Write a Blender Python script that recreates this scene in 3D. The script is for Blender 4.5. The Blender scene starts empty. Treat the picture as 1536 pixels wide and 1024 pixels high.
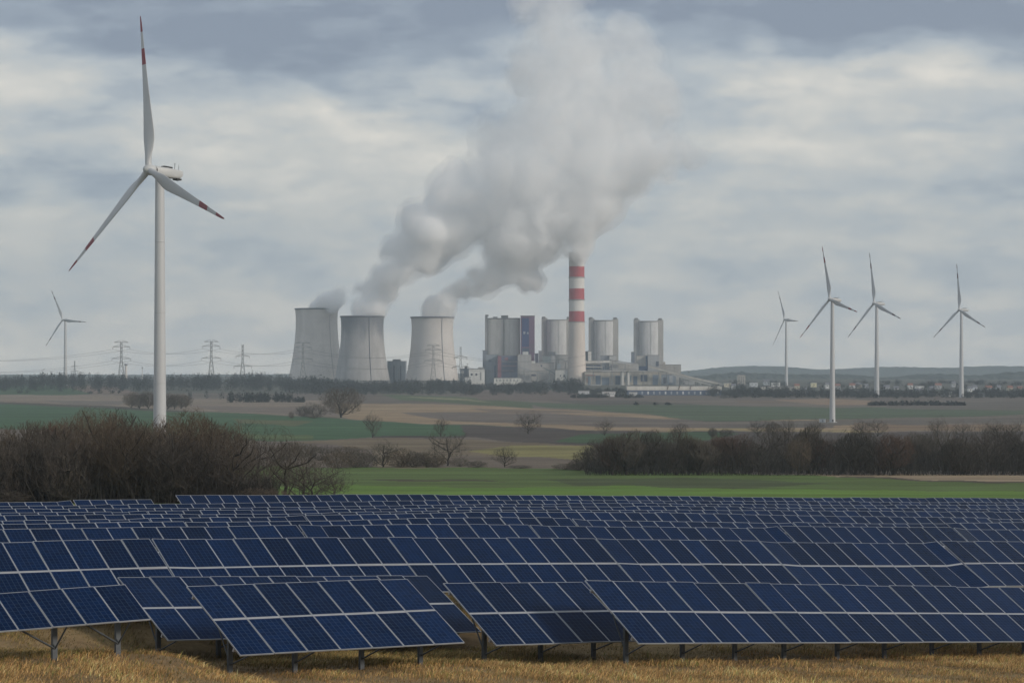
import bpy, math, random
import numpy as np
from mathutils import Matrix, Vector
random.seed(7); RNG = np.random.default_rng(7)
F, CX, HY = 3240.0, 768.0, 560.0          # focal length in photo pixels, principal column, horizon row
C = bpy.context.scene.collection
S = bpy.context.scene
R = math.radians
def W(px, py, D): return Vector(((px-CX)/F*D, D, (HY-py)/F*D))
def lin(c):
    return tuple((v/255/12.92 if v/255 < .04045 else ((v/255+.055)/1.055)**2.4) for v in c)
# ---------------------------------------------------------------- objects
def tag(o, label=None, cat=None, group=None, kind=None):
    if label: o['label'] = label
    if cat: o['category'] = cat
    if group: o['group'] = group
    if kind: o['kind'] = kind
    return o
def thing(name, label, cat, loc=(0,0,0), group=None, rz=0):
    o = bpy.data.objects.new(name, None); C.objects.link(o)
    o.location = loc; o.rotation_euler = (0,0,rz); o.empty_display_size = .5
    return tag(o, label, cat, group)
def link(name, me, parent=None, loc=(0,0,0)):
    o = bpy.data.objects.new(name, me); C.objects.link(o)
    if parent: o.parent = parent
    o.location = loc
    return o
class MB:
    def __init__(s): s.v=[]; s.f=[]; s.m=[]; s.sm=[]
    def add(s, vs, fs, m=0, smooth=False):
        n=len(s.v); s.v.extend([tuple(v) for v in vs])
        for f in fs: s.f.append([i+n for i in f]); s.m.append(m); s.sm.append(smooth)
        return s
    def box(s, x0,x1,y0,y1,z0,z1,m=0):
        vs=[(x0,y0,z0),(x1,y0,z0),(x1,y1,z0),(x0,y1,z0),(x0,y0,z1),(x1,y0,z1),(x1,y1,z1),(x0,y1,z1)]
        return s.add(vs,[(0,3,2,1),(4,5,6,7),(0,1,5,4),(1,2,6,5),(2,3,7,6),(3,0,4,7)],m)
    def bar(s, a, b, r0, r1=None, n=6, m=0, cap=True, smooth=True):
        a=Vector(a); b=Vector(b); r1=r0 if r1 is None else r1
        d=(b-a).normalized(); u=d.cross(Vector((0,0,1)) if abs(d.z)<.9 else Vector((1,0,0))).normalized(); w=d.cross(u)
        vs=[]
        for p,r in ((a,r0),(b,r1)):
            for i in range(n):
                t=2*math.pi*i/n; vs.append(p+(u*math.cos(t)+w*math.sin(t))*r)
        fs=[(i,(i+1)%n,n+(i+1)%n,n+i) for i in range(n)]
        s.add(vs,fs,m,smooth)
        if cap: s.add(vs[:n],[tuple(range(n))[::-1]],m); s.add(vs[n:],[tuple(range(n))],m)
        return s
    def lathe(s, prof, n=48, m=0, c=(0,0), cap_top=False, smooth=True):
        vs=[]
        for r,z in prof:
            for i in range(n):
                t=2*math.pi*i/n; vs.append((c[0]+r*math.cos(t),c[1]+r*math.sin(t),z))
        fs=[(k*n+i,k*n+(i+1)%n,(k+1)*n+(i+1)%n,(k+1)*n+i) for k in range(len(prof)-1) for i in range(n)]
        s.add(vs,fs,m,smooth)
        if cap_top: s.add(vs[-n:],[tuple(range(n))],m)
        return s
    def prism(s, poly, z0, z1, m=0, smooth=False):
        n=len(poly); vs=[(x,y,z0) for x,y in poly]+[(x,y,z1) for x,y in poly]
        s.add(vs,[(i,(i+1)%n,n+(i+1)%n,n+i) for i in range(n)],m,smooth)
        s.add(vs[n:],[tuple(range(n))],m); return s
    def mesh(s, name, mats):
        me=bpy.data.meshes.new(name); me.from_pydata(s.v,[],s.f)
        for m in (mats if isinstance(mats,(list,tuple)) else [mats]): me.materials.append(m)
        me.polygons.foreach_set('material_index', s.m); me.polygons.foreach_set('use_smooth', s.sm)
        me.update(); return me
    def build(s, name, mats, parent=None, loc=(0,0,0)): return link(name, s.mesh(name,mats), parent, loc)
def np_mesh(name, V, Fc, mat, col=None, smooth=False):
    """V (n,3), Fc (m,k) with k fixed"""
    me=bpy.data.meshes.new(name); k=Fc.shape[1]
    me.vertices.add(len(V)); me.vertices.foreach_set('co', V.astype(np.float32).ravel())
    me.loops.add(Fc.size); me.loops.foreach_set('vertex_index', Fc.astype(np.int32).ravel())
    me.polygons.add(len(Fc)); me.polygons.foreach_set('loop_start', np.arange(0,Fc.size,k,dtype=np.int32))
    me.polygons.foreach_set('use_smooth', np.full(len(Fc), smooth))
    me.update(calc_edges=True)
    if col is not None:
        a=me.color_attributes.new('Col','FLOAT_COLOR','POINT')
        a.data.foreach_set('color', np.c_[col,np.ones(len(col))].astype(np.float32).ravel())
    for m in (mat if isinstance(mat,(list,tuple)) else [mat]): me.materials.append(m)
    return me
# ---------------------------------------------------------------- materials
class NT:
    def __init__(s, nt): s.nt=nt; s.n=nt.nodes; s.l=nt.links
    def node(s, t, **k):
        n=s.n.new(t)
        for a,b in k.items(): setattr(n,a,b)
        return n
    def put(s, sock, v):
        if isinstance(v, bpy.types.NodeSocket): s.l.new(v, sock)
        else: sock.default_value = v
    def math(s, op, a, b=0.0, c=0.0, clamp=False):
        n=s.node('ShaderNodeMath', operation=op, use_clamp=clamp)
        for i,v in enumerate((a,b,c)): s.put(n.inputs[i], v)
        return n.outputs[0]
    def vmath(s, op, a, b=(0,0,0)):
        n=s.node('ShaderNodeVectorMath', operation=op); s.put(n.inputs[0],a); s.put(n.inputs[1],b); return n.outputs[0]
    def noise(s, vec, scale, detail=4, rough=.55, dist=0.0):
        n=s.node('ShaderNodeTexNoise'); s.put(n.inputs['Vector'],vec); n.inputs['Scale'].default_value=scale
        n.inputs['Detail'].default_value=detail; n.inputs['Roughness'].default_value=rough; n.inputs['Distortion'].default_value=dist
        return n
    def ramp(s, f, stops):
        n=s.node('ShaderNodeValToRGB'); e=n.color_ramp.elements
        while len(e)<len(stops): e.new(.5)
        for i,(p,c) in enumerate(stops): e[i].position=p; e[i].color=(*c,1) if len(c)==3 else c
        s.put(n.inputs[0],f); return n.outputs[0]
    def mixc(s, f, a, b, mode='MIX'):
        n=s.node('ShaderNodeMix', data_type='RGBA', blend_type=mode)
        s.put(n.inputs[0],f); s.put(n.inputs[6],a if isinstance(a,bpy.types.NodeSocket) else (*a,1)); s.put(n.inputs[7],b if isinstance(b,bpy.types.NodeSocket) else (*b,1))
        return n.outputs[2]
    def maprange(s, v, a,b,c,d, smooth=False):
        n=s.node('ShaderNodeMapRange', interpolation_type='SMOOTHSTEP' if smooth else 'LINEAR')
        for i,x in enumerate((v,a,b,c,d)): s.put(n.inputs[i],x)
        return n.outputs[0]
def newmat(name):
    m=bpy.data.materials.new(name); m.use_nodes=True; t=NT(m.node_tree)
    b=m.node_tree.nodes['Principled BSDF']; return m,t,b
def mat(name, col, rough=.7, metal=0.0, var=.15, scale=(1,1,1), ns=1.0, bump=0.0, randv=0.0, spec=None):
    m,t,b=newmat(name)
    tc=t.node('ShaderNodeTexCoord').outputs['Object']
    v=t.vmath('MULTIPLY', tc, scale)
    n=t.noise(v, ns, 5).outputs[0]
    k=t.maprange(n,.25,.75,1-var,1+var)
    if randv:
        oi=t.node('ShaderNodeObjectInfo').outputs['Random']
        k=t.math('MULTIPLY',k,t.maprange(oi,0,1,1-randv,1+randv))
    c=t.mixc(1.0, (*col,), k, 'MULTIPLY')
    t.put(b.inputs['Base Color'], c); b.inputs['Roughness'].default_value=rough; b.inputs['Metallic'].default_value=metal
    if spec is not None: b.inputs['Specular IOR Level'].default_value=spec
    if bump:
        bn=t.node('ShaderNodeBump'); bn.inputs['Strength'].default_value=bump; t.put(bn.inputs['Height'],n); t.put(b.inputs['Normal'],bn.outputs[0])
    return m
M={}
M['paint']=mat('turbine_paint',(.47,.48,.49),.42,0,.05,(1,1,.15),.4)
M['nacelle']=mat('nacelle_paint',(.46,.47,.47),.45,0,.06,(1,1,1),.6)
M['dark']=mat('dark_opening',(.015,.016,.018),.7)
M['steel']=mat('galvanised_steel',(.085,.095,.105),.55,.25,.25,(1,1,1),6)
M['frame']=mat('anodised_frame',(.35,.365,.39),.42,.35,.12,(1,1,1),4,randv=.12)
M['rail']=mat('rail_aluminium',(.40,.40,.42),.45,.4,.15,(1,1,1),3)
M['lattice']=mat('lattice_steel',(.20,.21,.22),.6,.1,.1)
M['cable']=mat('cable_aluminium',(.08,.085,.09),.6,.2,.05)
M['bark']=mat('bark',(.032,.027,.023),.9,0,.35,(1,1,.3),3,randv=.2)
M['twig']=mat('twigs_brown',(.088,.066,.045),.9,0,.4,(1,1,1),.7,randv=.25)
M['twig_red']=mat('twigs_red',(.085,.054,.040),.9,0,.35,(1,1,1),.7,randv=.15)
M['twig_grey']=mat('twigs_grey',(.078,.066,.052),.9,0,.4,(1,1,1),.7,randv=.25)
M['twig_dark']=mat('twigs_dark',(.062,.052,.043),.9,0,.4,(1,1,1),.7,randv=.25)
M['brush_shaded']=mat('brush_stems_shaded',(.026,.023,.020),.9,0,.4,(1,1,1),.7)  # undergrowth stems, shade at the foot of the woods put into their colour
M['far_tree']=mat('far_twigs',(.022,.028,.030),.9,0,.5,(1,1,1),.05)
def glass_mat():
    m,t,b=newmat('solar_cells')
    tc=t.node('ShaderNodeTexCoord').outputs['Object']
    sp=t.node('ShaderNodeSeparateXYZ'); t.put(sp.inputs[0],tc)
    gx=t.math('DIVIDE',t.math('ADD',sp.outputs[0],.465),.155); gy=t.math('DIVIDE',t.math('SUBTRACT',sp.outputs[1],.045),.155)
    def line(g,w):
        fr=t.math('FRACT',g); d=t.math('ABSOLUTE',t.math('SUBTRACT',fr,.5)); return t.math('GREATER_THAN',d,.5-w)
    lx=line(gx,.055); ly=line(gy,.045)
    ln=t.math('MAXIMUM',lx,t.math('MULTIPLY',ly,.75))
    cell=t.node('ShaderNodeCombineXYZ'); t.put(cell.inputs[0],t.math('FLOOR',gx)); t.put(cell.inputs[1],t.math('FLOOR',gy))
    oi=t.node('ShaderNodeObjectInfo').outputs['Random']; t.put(cell.inputs[2],t.math('MULTIPLY',oi,37.0))
    wn=t.node('ShaderNodeTexWhiteNoise'); t.put(wn.inputs[0],cell.outputs[0])
    n=t.noise(tc,14,3).outputs[0]
    k=t.math('ADD',t.math('MULTIPLY',wn.outputs[0],.35),t.math('MULTIPLY',n,.6))
    c=t.ramp(k,[(.1,(.0007,.0062,.024)),(.85,(.0018,.0135,.053))])
    c=t.mixc(1.0,c,t.maprange(oi,0,1,.72,1.3),'MULTIPLY')
    c=t.mixc(t.math('MULTIPLY',ln,.30),c,(.07,.11,.19))
    # dust film
    dn=t.noise(t.vmath('ADD',tc,t.vmath('MULTIPLY',cell.outputs[0],(0,0,1))),1.7,5).outputs[0]
    c=t.mixc(t.maprange(dn,.45,.8,0,.03),c,(.09,.105,.14))
    t.put(b.inputs['Base Color'],c); t.put(b.inputs['Roughness'],t.maprange(dn,.3,.7,.10,.26))
    b.inputs['IOR'].default_value=1.45; b.inputs['Specular IOR Level'].default_value=.04
    return m
M['glass']=glass_mat()
def bands_mat(name, axis, stops, rough=.5, var=.08, ns=.05, scale=(1,1,1)):
    """painted bands along one object axis; stops = [(upper limit, colour)...]"""
    m,t,b=newmat(name); tc=t.node('ShaderNodeTexCoord').outputs['Object']
    sp=t.node('ShaderNodeSeparateXYZ'); t.put(sp.inputs[0],tc); z=sp.outputs[axis]
    c=stops[-1][1]; c=t.mixc(0.0,c,c)
    for lim,col in reversed(stops[:-1]): c=t.mixc(t.math('LESS_THAN',z,lim),c,col)
    n=t.noise(t.vmath('MULTIPLY',tc,scale),ns,6,.65).outputs[0]
    c=t.mixc(1.0,c,t.maprange(n,.25,.75,1-var,1+var),'MULTIPLY')
    t.put(b.inputs['Base Color'],c); b.inputs['Roughness'].default_value=rough
    return m
def concrete_mat(name, col, streak, dark, seed, band=None):
    m,t,b=newmat(name); tc=t.node('ShaderNodeTexCoord').outputs['Object']
    tc2=t.vmath('ADD',tc,(seed*13.1,seed*7.7,seed*3.3))
    a=t.noise(t.vmath('MULTIPLY',tc2,(1,1,.12)),.09,6,.65).outputs[0]
    g=t.noise(tc2,.02,5,.6).outputs[0]
    k=t.math('MULTIPLY',t.maprange(a,.3,.75,1+streak,1-streak),t.maprange(g,.3,.7,1.12,.85))
    sp=t.node('ShaderNodeSeparateXYZ'); t.put(sp.inputs[0],tc)
    fr=t.math('FRACT',t.math('DIVIDE',sp.outputs[2],9.0)); ring=t.math('LESS_THAN',fr,.06)
    k=t.math('MULTIPLY',k,t.math('SUBTRACT',1.0,t.math('MULTIPLY',ring,.06)))
    c=t.mixc(1.0,col,k,'MULTIPLY')
    if band:   # soot band below the rim
        d=t.math('ADD',sp.outputs[2],t.maprange(t.noise(t.vmath('MULTIPLY',tc2,(1,1,.3)),.06,4).outputs[0],.3,.7,-band[2],band[2]))
        c=t.mixc(t.maprange(d,band[0],band[1],0,dark,True),c,(.10,.115,.15))
    t.put(b.inputs['Base Color'],c); b.inputs['Roughness'].default_value=.85
    return m
_cl={}
def clad(col, rib=1.0):
    key=(col,rib)
    if key in _cl: return _cl[key]
    m,t,b=newmat('cladding'); tc=t.node('ShaderNodeTexCoord').outputs['Object']
    n=t.noise(t.vmath('MULTIPLY',tc,(1,1,.2)),.12,6,.65).outputs[0]
    g=t.noise(tc,.6,3).outputs[0]
    sp=t.node('ShaderNodeSeparateXYZ'); t.put(sp.inputs[0],tc)
    fr=t.math('FRACT',t.math('DIVIDE',t.math('ADD',sp.outputs[0],sp.outputs[1]),6.0)); seam=t.math('LESS_THAN',fr,.08)
    k=t.math('MULTIPLY',t.maprange(n,.3,.7,.84,1.16),t.maprange(g,.3,.7,.95,1.05))
    k=t.math('MULTIPLY',k,t.math('SUBTRACT',1.0,t.math('MULTIPLY',seam,.14*rib)))
    t.put(b.inputs['Base Color'],t.mixc(1.0,col,k,'MULTIPLY')); b.inputs['Roughness'].default_value=.6
    _cl[key]=m; return m
# ---------------------------------------------------------------- ground shape
TAN=.68; PHI=math.atan(TAN); TAU=R(30); COS,SIN=math.cos(PHI),math.sin(PHI)
YT=[(165,775),(250,752.5),(330,735),(480,713),(560,701.5),(700,682),(900,661),(1150,641.5),(1300,633.5),(1900,610.5),(2300,600.5),(2800,588.5),(3300,578.5),(3600,574.5),(4500,570),(6500,565),(14000,561.8)]
_ld=np.log([d for d,_ in YT]); _yy=np.array([y for _,y in YT],float)
def y_of_D(D): return np.interp(np.log(D), _ld, _yy)
def D_of_y(y): return float(np.exp(np.interp(-y, -_yy, _ld)))
SAMP=[]           # (x, y, z) ground samples in the solar field
def row_D(px, v, tan): return v/(1-tan*(px-CX)/F)
# rows behind the front tables: (name v_top, [(px, y_top)...])
ROWS=[('B',79,[(-140,819),(0,815.5),(190,810.5),(500,806.5),(768,807),(1000,808.5),(1250,811.5),(1700,814)]),
('C',91,[(-120,798),(0,795),(360,791),(500,787.5),(640,785.5),(830,787),(1000,788.7),(1250,791),(1680,793)]),
('D',101,[(-110,788),(0,786.3),(300,782.5),(500,780),(730,776),(1000,779),(1200,783),(1390,784.5),(1660,782)]),
('E',110,[(-100,780),(0,779.2),(500,773.5),(728,768.7),(1000,769.4),(1250,774.5),(1660,779)]),
('F',118,[(-90,774),(0,773),(500,768.8),(728,764),(1000,764.6),(1650,768.5)]),
('G',126,[(-90,768.6),(0,768),(500,764),(728,759.3),(1000,759.6),(1650,762.5)]),
('H',133,[(-90,763),(0,762.8),(500,759),(728,755),(1000,755),(1650,758.5)]),
('I',140,[(-90,758),(0,757.6),(240,755.6),(500,751.6),(728,749.3),(1000,749.8),(1640,754.5)]),
('L',146,[(-90,752.6),(0,752),(120,750.3),(246,749.6)]),
('J',150,[(262,742.6),(500,742),(768,742),(1000,743.3),(1250,745.4),(1640,749)])]
# front tables: bottom-left px, bottom-right px, tan, v, columns, module rows, ground clearance
FRONT=[('A1',(-132,957.5),(226.5,928),.80,65.75,7,1,.98),
('A2',(252,960),(722,947),.92,72.9,11,2,.78),
('A3',(360,982),(697,963.2),.83,65.06,7,2,.78),
('A5',(744,967),(956,960.4),.77,66.4,5,2,.74),
('A6',(957.5,964.3),(1680,961),.69,62.86,20,2,.74)]
L2=1.64*2+.06
for n,v,pts in ROWS:
    for px in np.linspace(pts[0][0],pts[-1][0],18):
        D=row_D(px,v,TAN); y=np.interp(px,[p[0] for p in pts],[p[1] for p in pts])
        P=W(px,y,D); hb=L2*math.cos(TAU)
        SAMP.append((P.x+SIN*hb*.6,P.y-COS*hb*.6,P.z-L2*math.sin(TAU)-.6))
for n,a,b,tan,v,nc,nr,cl in FRONT:
    for k in np.linspace(0,1,9):
        px=a[0]+(b[0]-a[0])*k; y=a[1]+(b[1]-a[1])*k; P=W(px,y,row_D(px,v,tan)); SAMP.append((P.x,P.y+.9,P.z-cl))
SAMP=np.array(SAMP)
def ground(x,y):
    x=np.atleast_1d(np.asarray(x,float)).ravel(); y=np.atleast_1d(np.asarray(y,float)).ravel()
    far=-(y_of_D(np.maximum(y,120))-HY)*y/F
    v=y-TAN*x
    z=far.copy(); i=np.where((v<192)&(y<330))[0]
    for s in range(0,len(i),4000):
        j=i[s:s+4000]; d2=(x[j,None]-SAMP[:,0])**2+(y[j,None]-SAMP[:,1])**2+1.2
        w=1/d2**1.5; near=(w*SAMP[:,2]).sum(1)/w.sum(1)
        t=np.clip((v[j]-151)/40,0,1); t=t*t*(3-2*t); z[j]=near*(1-t)+far[j]*t
    return z
def gz(x,y): return float(ground(x,y)[0])
def on_ground(px, D): x=(px-CX)/F*D; return Vector((x,D,gz(x,D)))
# ---------------------------------------------------------------- terrain sheet
def inpoly(X,Y,P):
    r=np.zeros(X.shape,bool); n=len(P)
    for i in range(n):
        x0,y0=P[i]; x1,y1=P[(i+1)%n]
        c=((y0>Y)!=(y1>Y)); 
        with np.errstate(divide='ignore',invalid='ignore'): r^=c&(X<(x1-x0)*(Y-y0)/(y1-y0)+x0)
    return r
def terrain():
    tin=np.linspace(-.265,.265,560); to=np.geomspace(.27,1.6,26); T=np.r_[-to[::-1],tin,to]
    ys=np.r_[np.arange(752,640,-.8),np.arange(640,563,-.55)]
    Dn=np.geomspace(8,250,120)[:-1]; Df=np.array([D_of_y(y) for y in ys]); Df=Df[Df>250.5]
    D=np.r_[Dn,250,Df,np.geomspace(Df[-1]*1.1,16000,12)]
    TT,DD=np.meshgrid(T,D); X=TT*DD; Z=ground(X,DD).reshape(X.shape)
    far=DD>330; Z[far]+=(np.sin(X[far]/61+DD[far]/140)*.10)*np.clip((DD[far]-330)/300,0,1)
    PX=CX+TT*F; PY=np.where(DD>160,y_of_D(DD),1000.)
    jit=np.sin(PX*.043+PY*.3)*.7+np.sin(PX*.017+PY*.11)*.9
    PYj=PY+jit*np.clip((PY-570)/80,.15,1); 
    col=np.empty(X.shape+(3,)); col[:]=(.145,.120,.100)
    col[PY>752]=(.19,.135,.070)
    b=lambda r,g,bl:(r,g,bl)
    polys=[
    ([(-900,562),(2600,562),(2600,590),(-900,590)],b(.085,.085,.07)),
    ([(-900,590),(2600,590),(2600,600),(-900,600)],b(.125,.105,.09)),
    ([(-900,573),(100,577),(165,589),(100,592),(-900,592)],b(.05,.085,.045)),
    ([(88,577),(175,580),(210,590),(140,591)],b(.16,.12,.095)),
    ([(-900,591),(0,592),(190,592),(250,597),(500,600),(540,604),(530,628),(330,617),(200,612),(0,603),(-900,600)],b(.20,.16,.125)),
    ([(60,600),(190,601),(180,608),(110,607)],b(.16,.135,.115)),
    ([(280,608),(520,612),(520,625),(330,616)],b(.16,.13,.11)),
    ([(-900,600),(0,602.5),(150,608),(320,620),(300,622),(150,612),(0,606),(-900,603)],b(.075,.065,.055)),
    ([(-900,604),(0,605.5),(150,612),(250,618),(330,617.5),(500,628),(650,636),(790,641),(760,656),(560,656),(470,658.5),(400,661),(200,650),(0,643),(-900,640)],b(.052,.098,.050)),
    ([(340,650),(470,652),(470,658),(400,660)],b(.085,.115,.05)),
    ([(350,628),(470,633),(440,640),(360,634)],b(.10,.105,.055)),
    ([(-900,641),(0,644),(80,650),(60,662),(-900,662)],b(.14,.115,.095)),
    ([(500,600),(540,605),(700,607),(800,612),(1000,624),(1110,629),(1320,632),(1330,646.5),(1000,647),(900,645),(800,641),(700,637),(600,633),(520,628),(505,620)],b(.25,.185,.12)),
    ([(600,618),(760,617),(900,624),(1100,630),(1250,634),(1250,641),(1000,641),(900,639),(720,634),(640,626)],b(.135,.112,.095)),
    ([(700,612),(800,614),(900,620),(760,620)],b(.17,.13,.10)),
    ([(490,590),(590,592),(700,597),(700,605),(540,605),(490,604)],b(.115,.095,.08)),
    ([(570,591),(680,595),(800,603),(800,612),(700,606),(600,600)],b(.075,.095,.05)),
    ([(600,594),(700,598.5),(740,603),(660,599)],b(.20,.19,.11)),
    ([(690,586),(800,584),(900,592),(900,600),(720,600)],b(.13,.10,.085)),
    ([(780,603),(950,606),(1100,608),(1250,611),(1536,612),(1536,622),(1200,630),(1060,632),(980,622),(820,611)],b(.075,.098,.06)),
    ([(1030,640),(1200,632),(1600,626),(1600,634),(1290,636),(1100,644)],b(.115,.10,.085)),
    ([(820,600),(950,601),(1050,606),(900,608)],b(.085,.075,.065)),
    ([(1160,599),(1240,597),(1300,600),(1360,607),(1230,607)],b(.21,.15,.105)),
    ([(1100,600),(1160,600),(1200,604),(1110,604)],b(.14,.105,.08)),
    ([(1330,604),(1600,600),(1600,616),(1330,613)],b(.115,.10,.085)),
    ([(1280,634),(1400,637),(2600,639),(2600,646),(1280,646)],b(.19,.135,.09)),
    ([(1000,643),(1330,644.5),(1330,646.6),(1000,646.8)],b(.24,.19,.10)),
    ([(690,638),(800,641.5),(1000,648),(1200,647.5),(2600,647.5),(2600,700),(1000,700),(880,668),(790,663),(700,656)],b(.075,.062,.055)),
    ([(870,651),(1000,648),(1110,650),(1040,664),(930,666),(830,662)],b(.05,.085,.042)),
    ([(560,654),(700,654),(700,657),(560,657)],b(.06,.052,.045)),
    ([(380,664),(470,659.5),(600,657),(750,661),(890,668),(900,707),(500,702),(380,702)],b(.150,.118,.08)),
    ([(770,667),(890,668),(890,690),(820,690),(700,676)],b(.185,.165,.07)),
    ([(690,681),(900,690),(900,706),(640,701)],b(.125,.10,.078)),
    ([(380,660),(480,664),(560,676),(560,700),(380,700)],b(.12,.095,.08)),
    ([(-900,698),(500,700),(870,703),(1010,708),(1250,712),(2600,716),(2600,756),(-900,756)],b(.088,.125,.040)),
    ([(500,728),(760,731),(1000,728),(1250,735),(2600,739),(2600,756),(-900,756),(-900,725)],b(.098,.165,.034)),
    ([(820,718),(1100,717),(1250,724),(1100,732),(860,728)],b(.068,.084,.038)),
    ([(540,720.5),(700,719),(760,721),(600,722.5)],b(.07,.06,.04)),
    ([(1180,709.5),(1300,711),(2600,718),(2600,723),(1400,721.5),(1250,713)],b(.24,.185,.125)),
    ([(1270,712.5),(1400,720.5),(2600,722.5),(2600,724.5),(1400,722.5),(1250,714)],b(.075,.06,.045)),
    ]
    for P,c in polys: col[inpoly(PX,PYj,P)]=c
    n,m=X.shape; V=np.c_[X.ravel(),DD.ravel(),Z.ravel()]
    i=np.arange(n*m).reshape(n,m); Fc=np.c_[i[:-1,:-1].ravel(),i[:-1,1:].ravel(),i[1:,1:].ravel(),i[1:,:-1].ravel()]
    mt,t,bs=newmat('field_soil')
    at=t.node('ShaderNodeVertexColor'); at.layer_name='Col'
    geo=t.node('ShaderNodeNewGeometry').outputs['Position']
    n1=t.noise(t.vmath('MULTIPLY',geo,(.004,.03,.01)),1,6,.65).outputs[0]
    n2=t.noise(t.vmath('MULTIPLY',geo,(.05,.12,.1)),1,5,.6).outputs[0]
    n3=t.noise(geo,2.2,5,.7).outputs[0]
    k=t.math('MULTIPLY',t.maprange(n1,.3,.7,.68,1.32),t.maprange(n2,.3,.7,.74,1.26)); k=t.math('MULTIPLY',k,t.maprange(n3,.3,.7,.72,1.28))
    tl=t.node('ShaderNodeSeparateXYZ'); t.put(tl.inputs[0],t.vmath('ADD',geo,t.vmath('SCALE',t.noise(t.vmath('MULTIPLY',geo,(.01,.01,.01)),1,2).outputs[1])))
    tm=t.math('FRACT',t.math('DIVIDE',t.math('ADD',tl.outputs[1],t.math('MULTIPLY',tl.outputs[0],.13)),16.0)); tm=t.math('LESS_THAN',tm,.05)
    k=t.math('MULTIPLY',k,t.math('SUBTRACT',1.0,t.math('MULTIPLY',tm,t.math('MULTIPLY',t.math('GREATER_THAN',tl.outputs[1],190.0),.16))))
    c=t.mixc(1.0,at.outputs[0],k,'MULTIPLY')
    hs=t.node('ShaderNodeHueSaturation'); t.put(hs.inputs['Hue'],t.maprange(n2,.3,.7,.485,.515)); hs.inputs['Saturation'].default_value=1.0; t.put(hs.inputs['Color'],c)
    t.put(bs.inputs['Base Color'],hs.outputs[0]); bs.inputs['Roughness'].default_value=.95; bs.inputs['Specular IOR Level'].default_value=.1
    o=link('ground',np_mesh('ground',V,Fc,mt,col.reshape(-1,3),True)); tag(o,'rolling ground of brown, tan and green farm fields below the power station','ground',None,'structure')
terrain()
# ---------------------------------------------------------------- dry grass
def dry_grass():
    N=290000; D=RNG.uniform(46,86,N*2); x=(RNG.uniform(-.29,.29,N*2))*D
    cl=np.sin(x*1.7+D*.9)+np.sin(x*.63-D*1.9+1)+np.sin(x*3.9+D*2.7)*.6+np.sin(x*.2+D*.31)*1.2
    keep=RNG.random(N*2)<np.clip(.55+.2*cl,.28,1); D,x,cl=D[keep][:N],x[keep][:N],cl[keep][:N]; N=len(D)
    z=ground(x,D); h=RNG.uniform(.05,.17,N)*(1+.22*cl)*np.where(RNG.random(N)<.06,1.5,1); h=np.clip(h,.04,.42)
    a=RNG.uniform(0,2*np.pi,N); lean=RNG.uniform(.2,1.7,N)*h; la=RNG.normal(.6,1.1,N)
    w=RNG.uniform(.005,.011,N)
    wx,wy=np.cos(a)*w,np.sin(a)*w; lx,ly=np.cos(la)*lean,np.sin(la)*lean
    V=np.empty((N,5,3)); 
    V[:,0]=np.c_[x-wx,D-wy,z-.02]; V[:,1]=np.c_[x+wx,D+wy,z-.02]
    V[:,2]=np.c_[x+lx*.35-wx*.8,D+ly*.35-wy*.8,z+h*.6]; V[:,3]=np.c_[x+lx*.35+wx*.8,D+ly*.35+wy*.8,z+h*.6]
    V[:,4]=np.c_[x+lx,D+ly,z+h*.92]
    b=np.arange(N)[:,None]*5
    Fc=np.r_[b+[0,1,3],b+[0,3,2],b+[2,3,4]]
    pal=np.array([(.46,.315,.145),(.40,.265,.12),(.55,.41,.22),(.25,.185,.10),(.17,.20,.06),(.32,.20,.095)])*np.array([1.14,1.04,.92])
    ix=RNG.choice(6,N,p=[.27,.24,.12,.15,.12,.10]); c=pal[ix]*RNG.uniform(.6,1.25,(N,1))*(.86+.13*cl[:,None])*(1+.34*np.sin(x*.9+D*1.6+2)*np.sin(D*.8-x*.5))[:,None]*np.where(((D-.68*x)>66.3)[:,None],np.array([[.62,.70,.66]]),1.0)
    mt,t,bs=newmat('dry_grass'); at=t.node('ShaderNodeVertexColor'); at.layer_name='Col'
    t.put(bs.inputs['Base Color'],at.outputs[0]); bs.inputs['Roughness'].default_value=.85; bs.inputs['Specular IOR Level'].default_value=.15
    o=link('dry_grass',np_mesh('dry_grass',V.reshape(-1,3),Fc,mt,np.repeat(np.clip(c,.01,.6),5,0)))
    tag(o,'dry straw coloured grass growing in front of and under the panels','grass',None,'stuff')
dry_grass()
# ---------------------------------------------------------------- solar tables
def module_meshes():
    w,h=.496,1.64; t=.034
    g=MB().box(-w,w,.004,h-.004,-.004,.0)
    fr=MB(); k=.015
    fr.box(-w,-w+k,0,h,-t,.006); fr.box(w-k,w,0,h,-t,.006); fr.box(-w+k,w-k,0,k,-t,.0055); fr.box(-w+k,w-k,h-k,h,-t,.0055)
    fr2=MB(); k=.019
    fr2.box(-w,-w+k,0,h,-t,.006,1); fr2.box(w-k,w,0,h,-t,.006,1); fr2.box(-w+k,w-k,0,k,-t,.0055,1); fr2.box(-w+k,w-k,h-k,h,-t,.0055,1)
    fr2.box(-w+k,w-k,k,h-k,-.004,.0,0)
    return g.mesh('solar_module',M['glass']), fr.mesh('module_frame',M['frame']), fr2.mesh('solar_module_far',[M['glass'],M['frame']])
MOD,FRM,FAR=module_meshes()
POST=MB().box(-.07,.07,-.006,.006,0,1).box(-.07,-.058,.006,.09,0,1).box(.058,.07,.006,.09,0,1).mesh('post',M['steel'])
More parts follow.
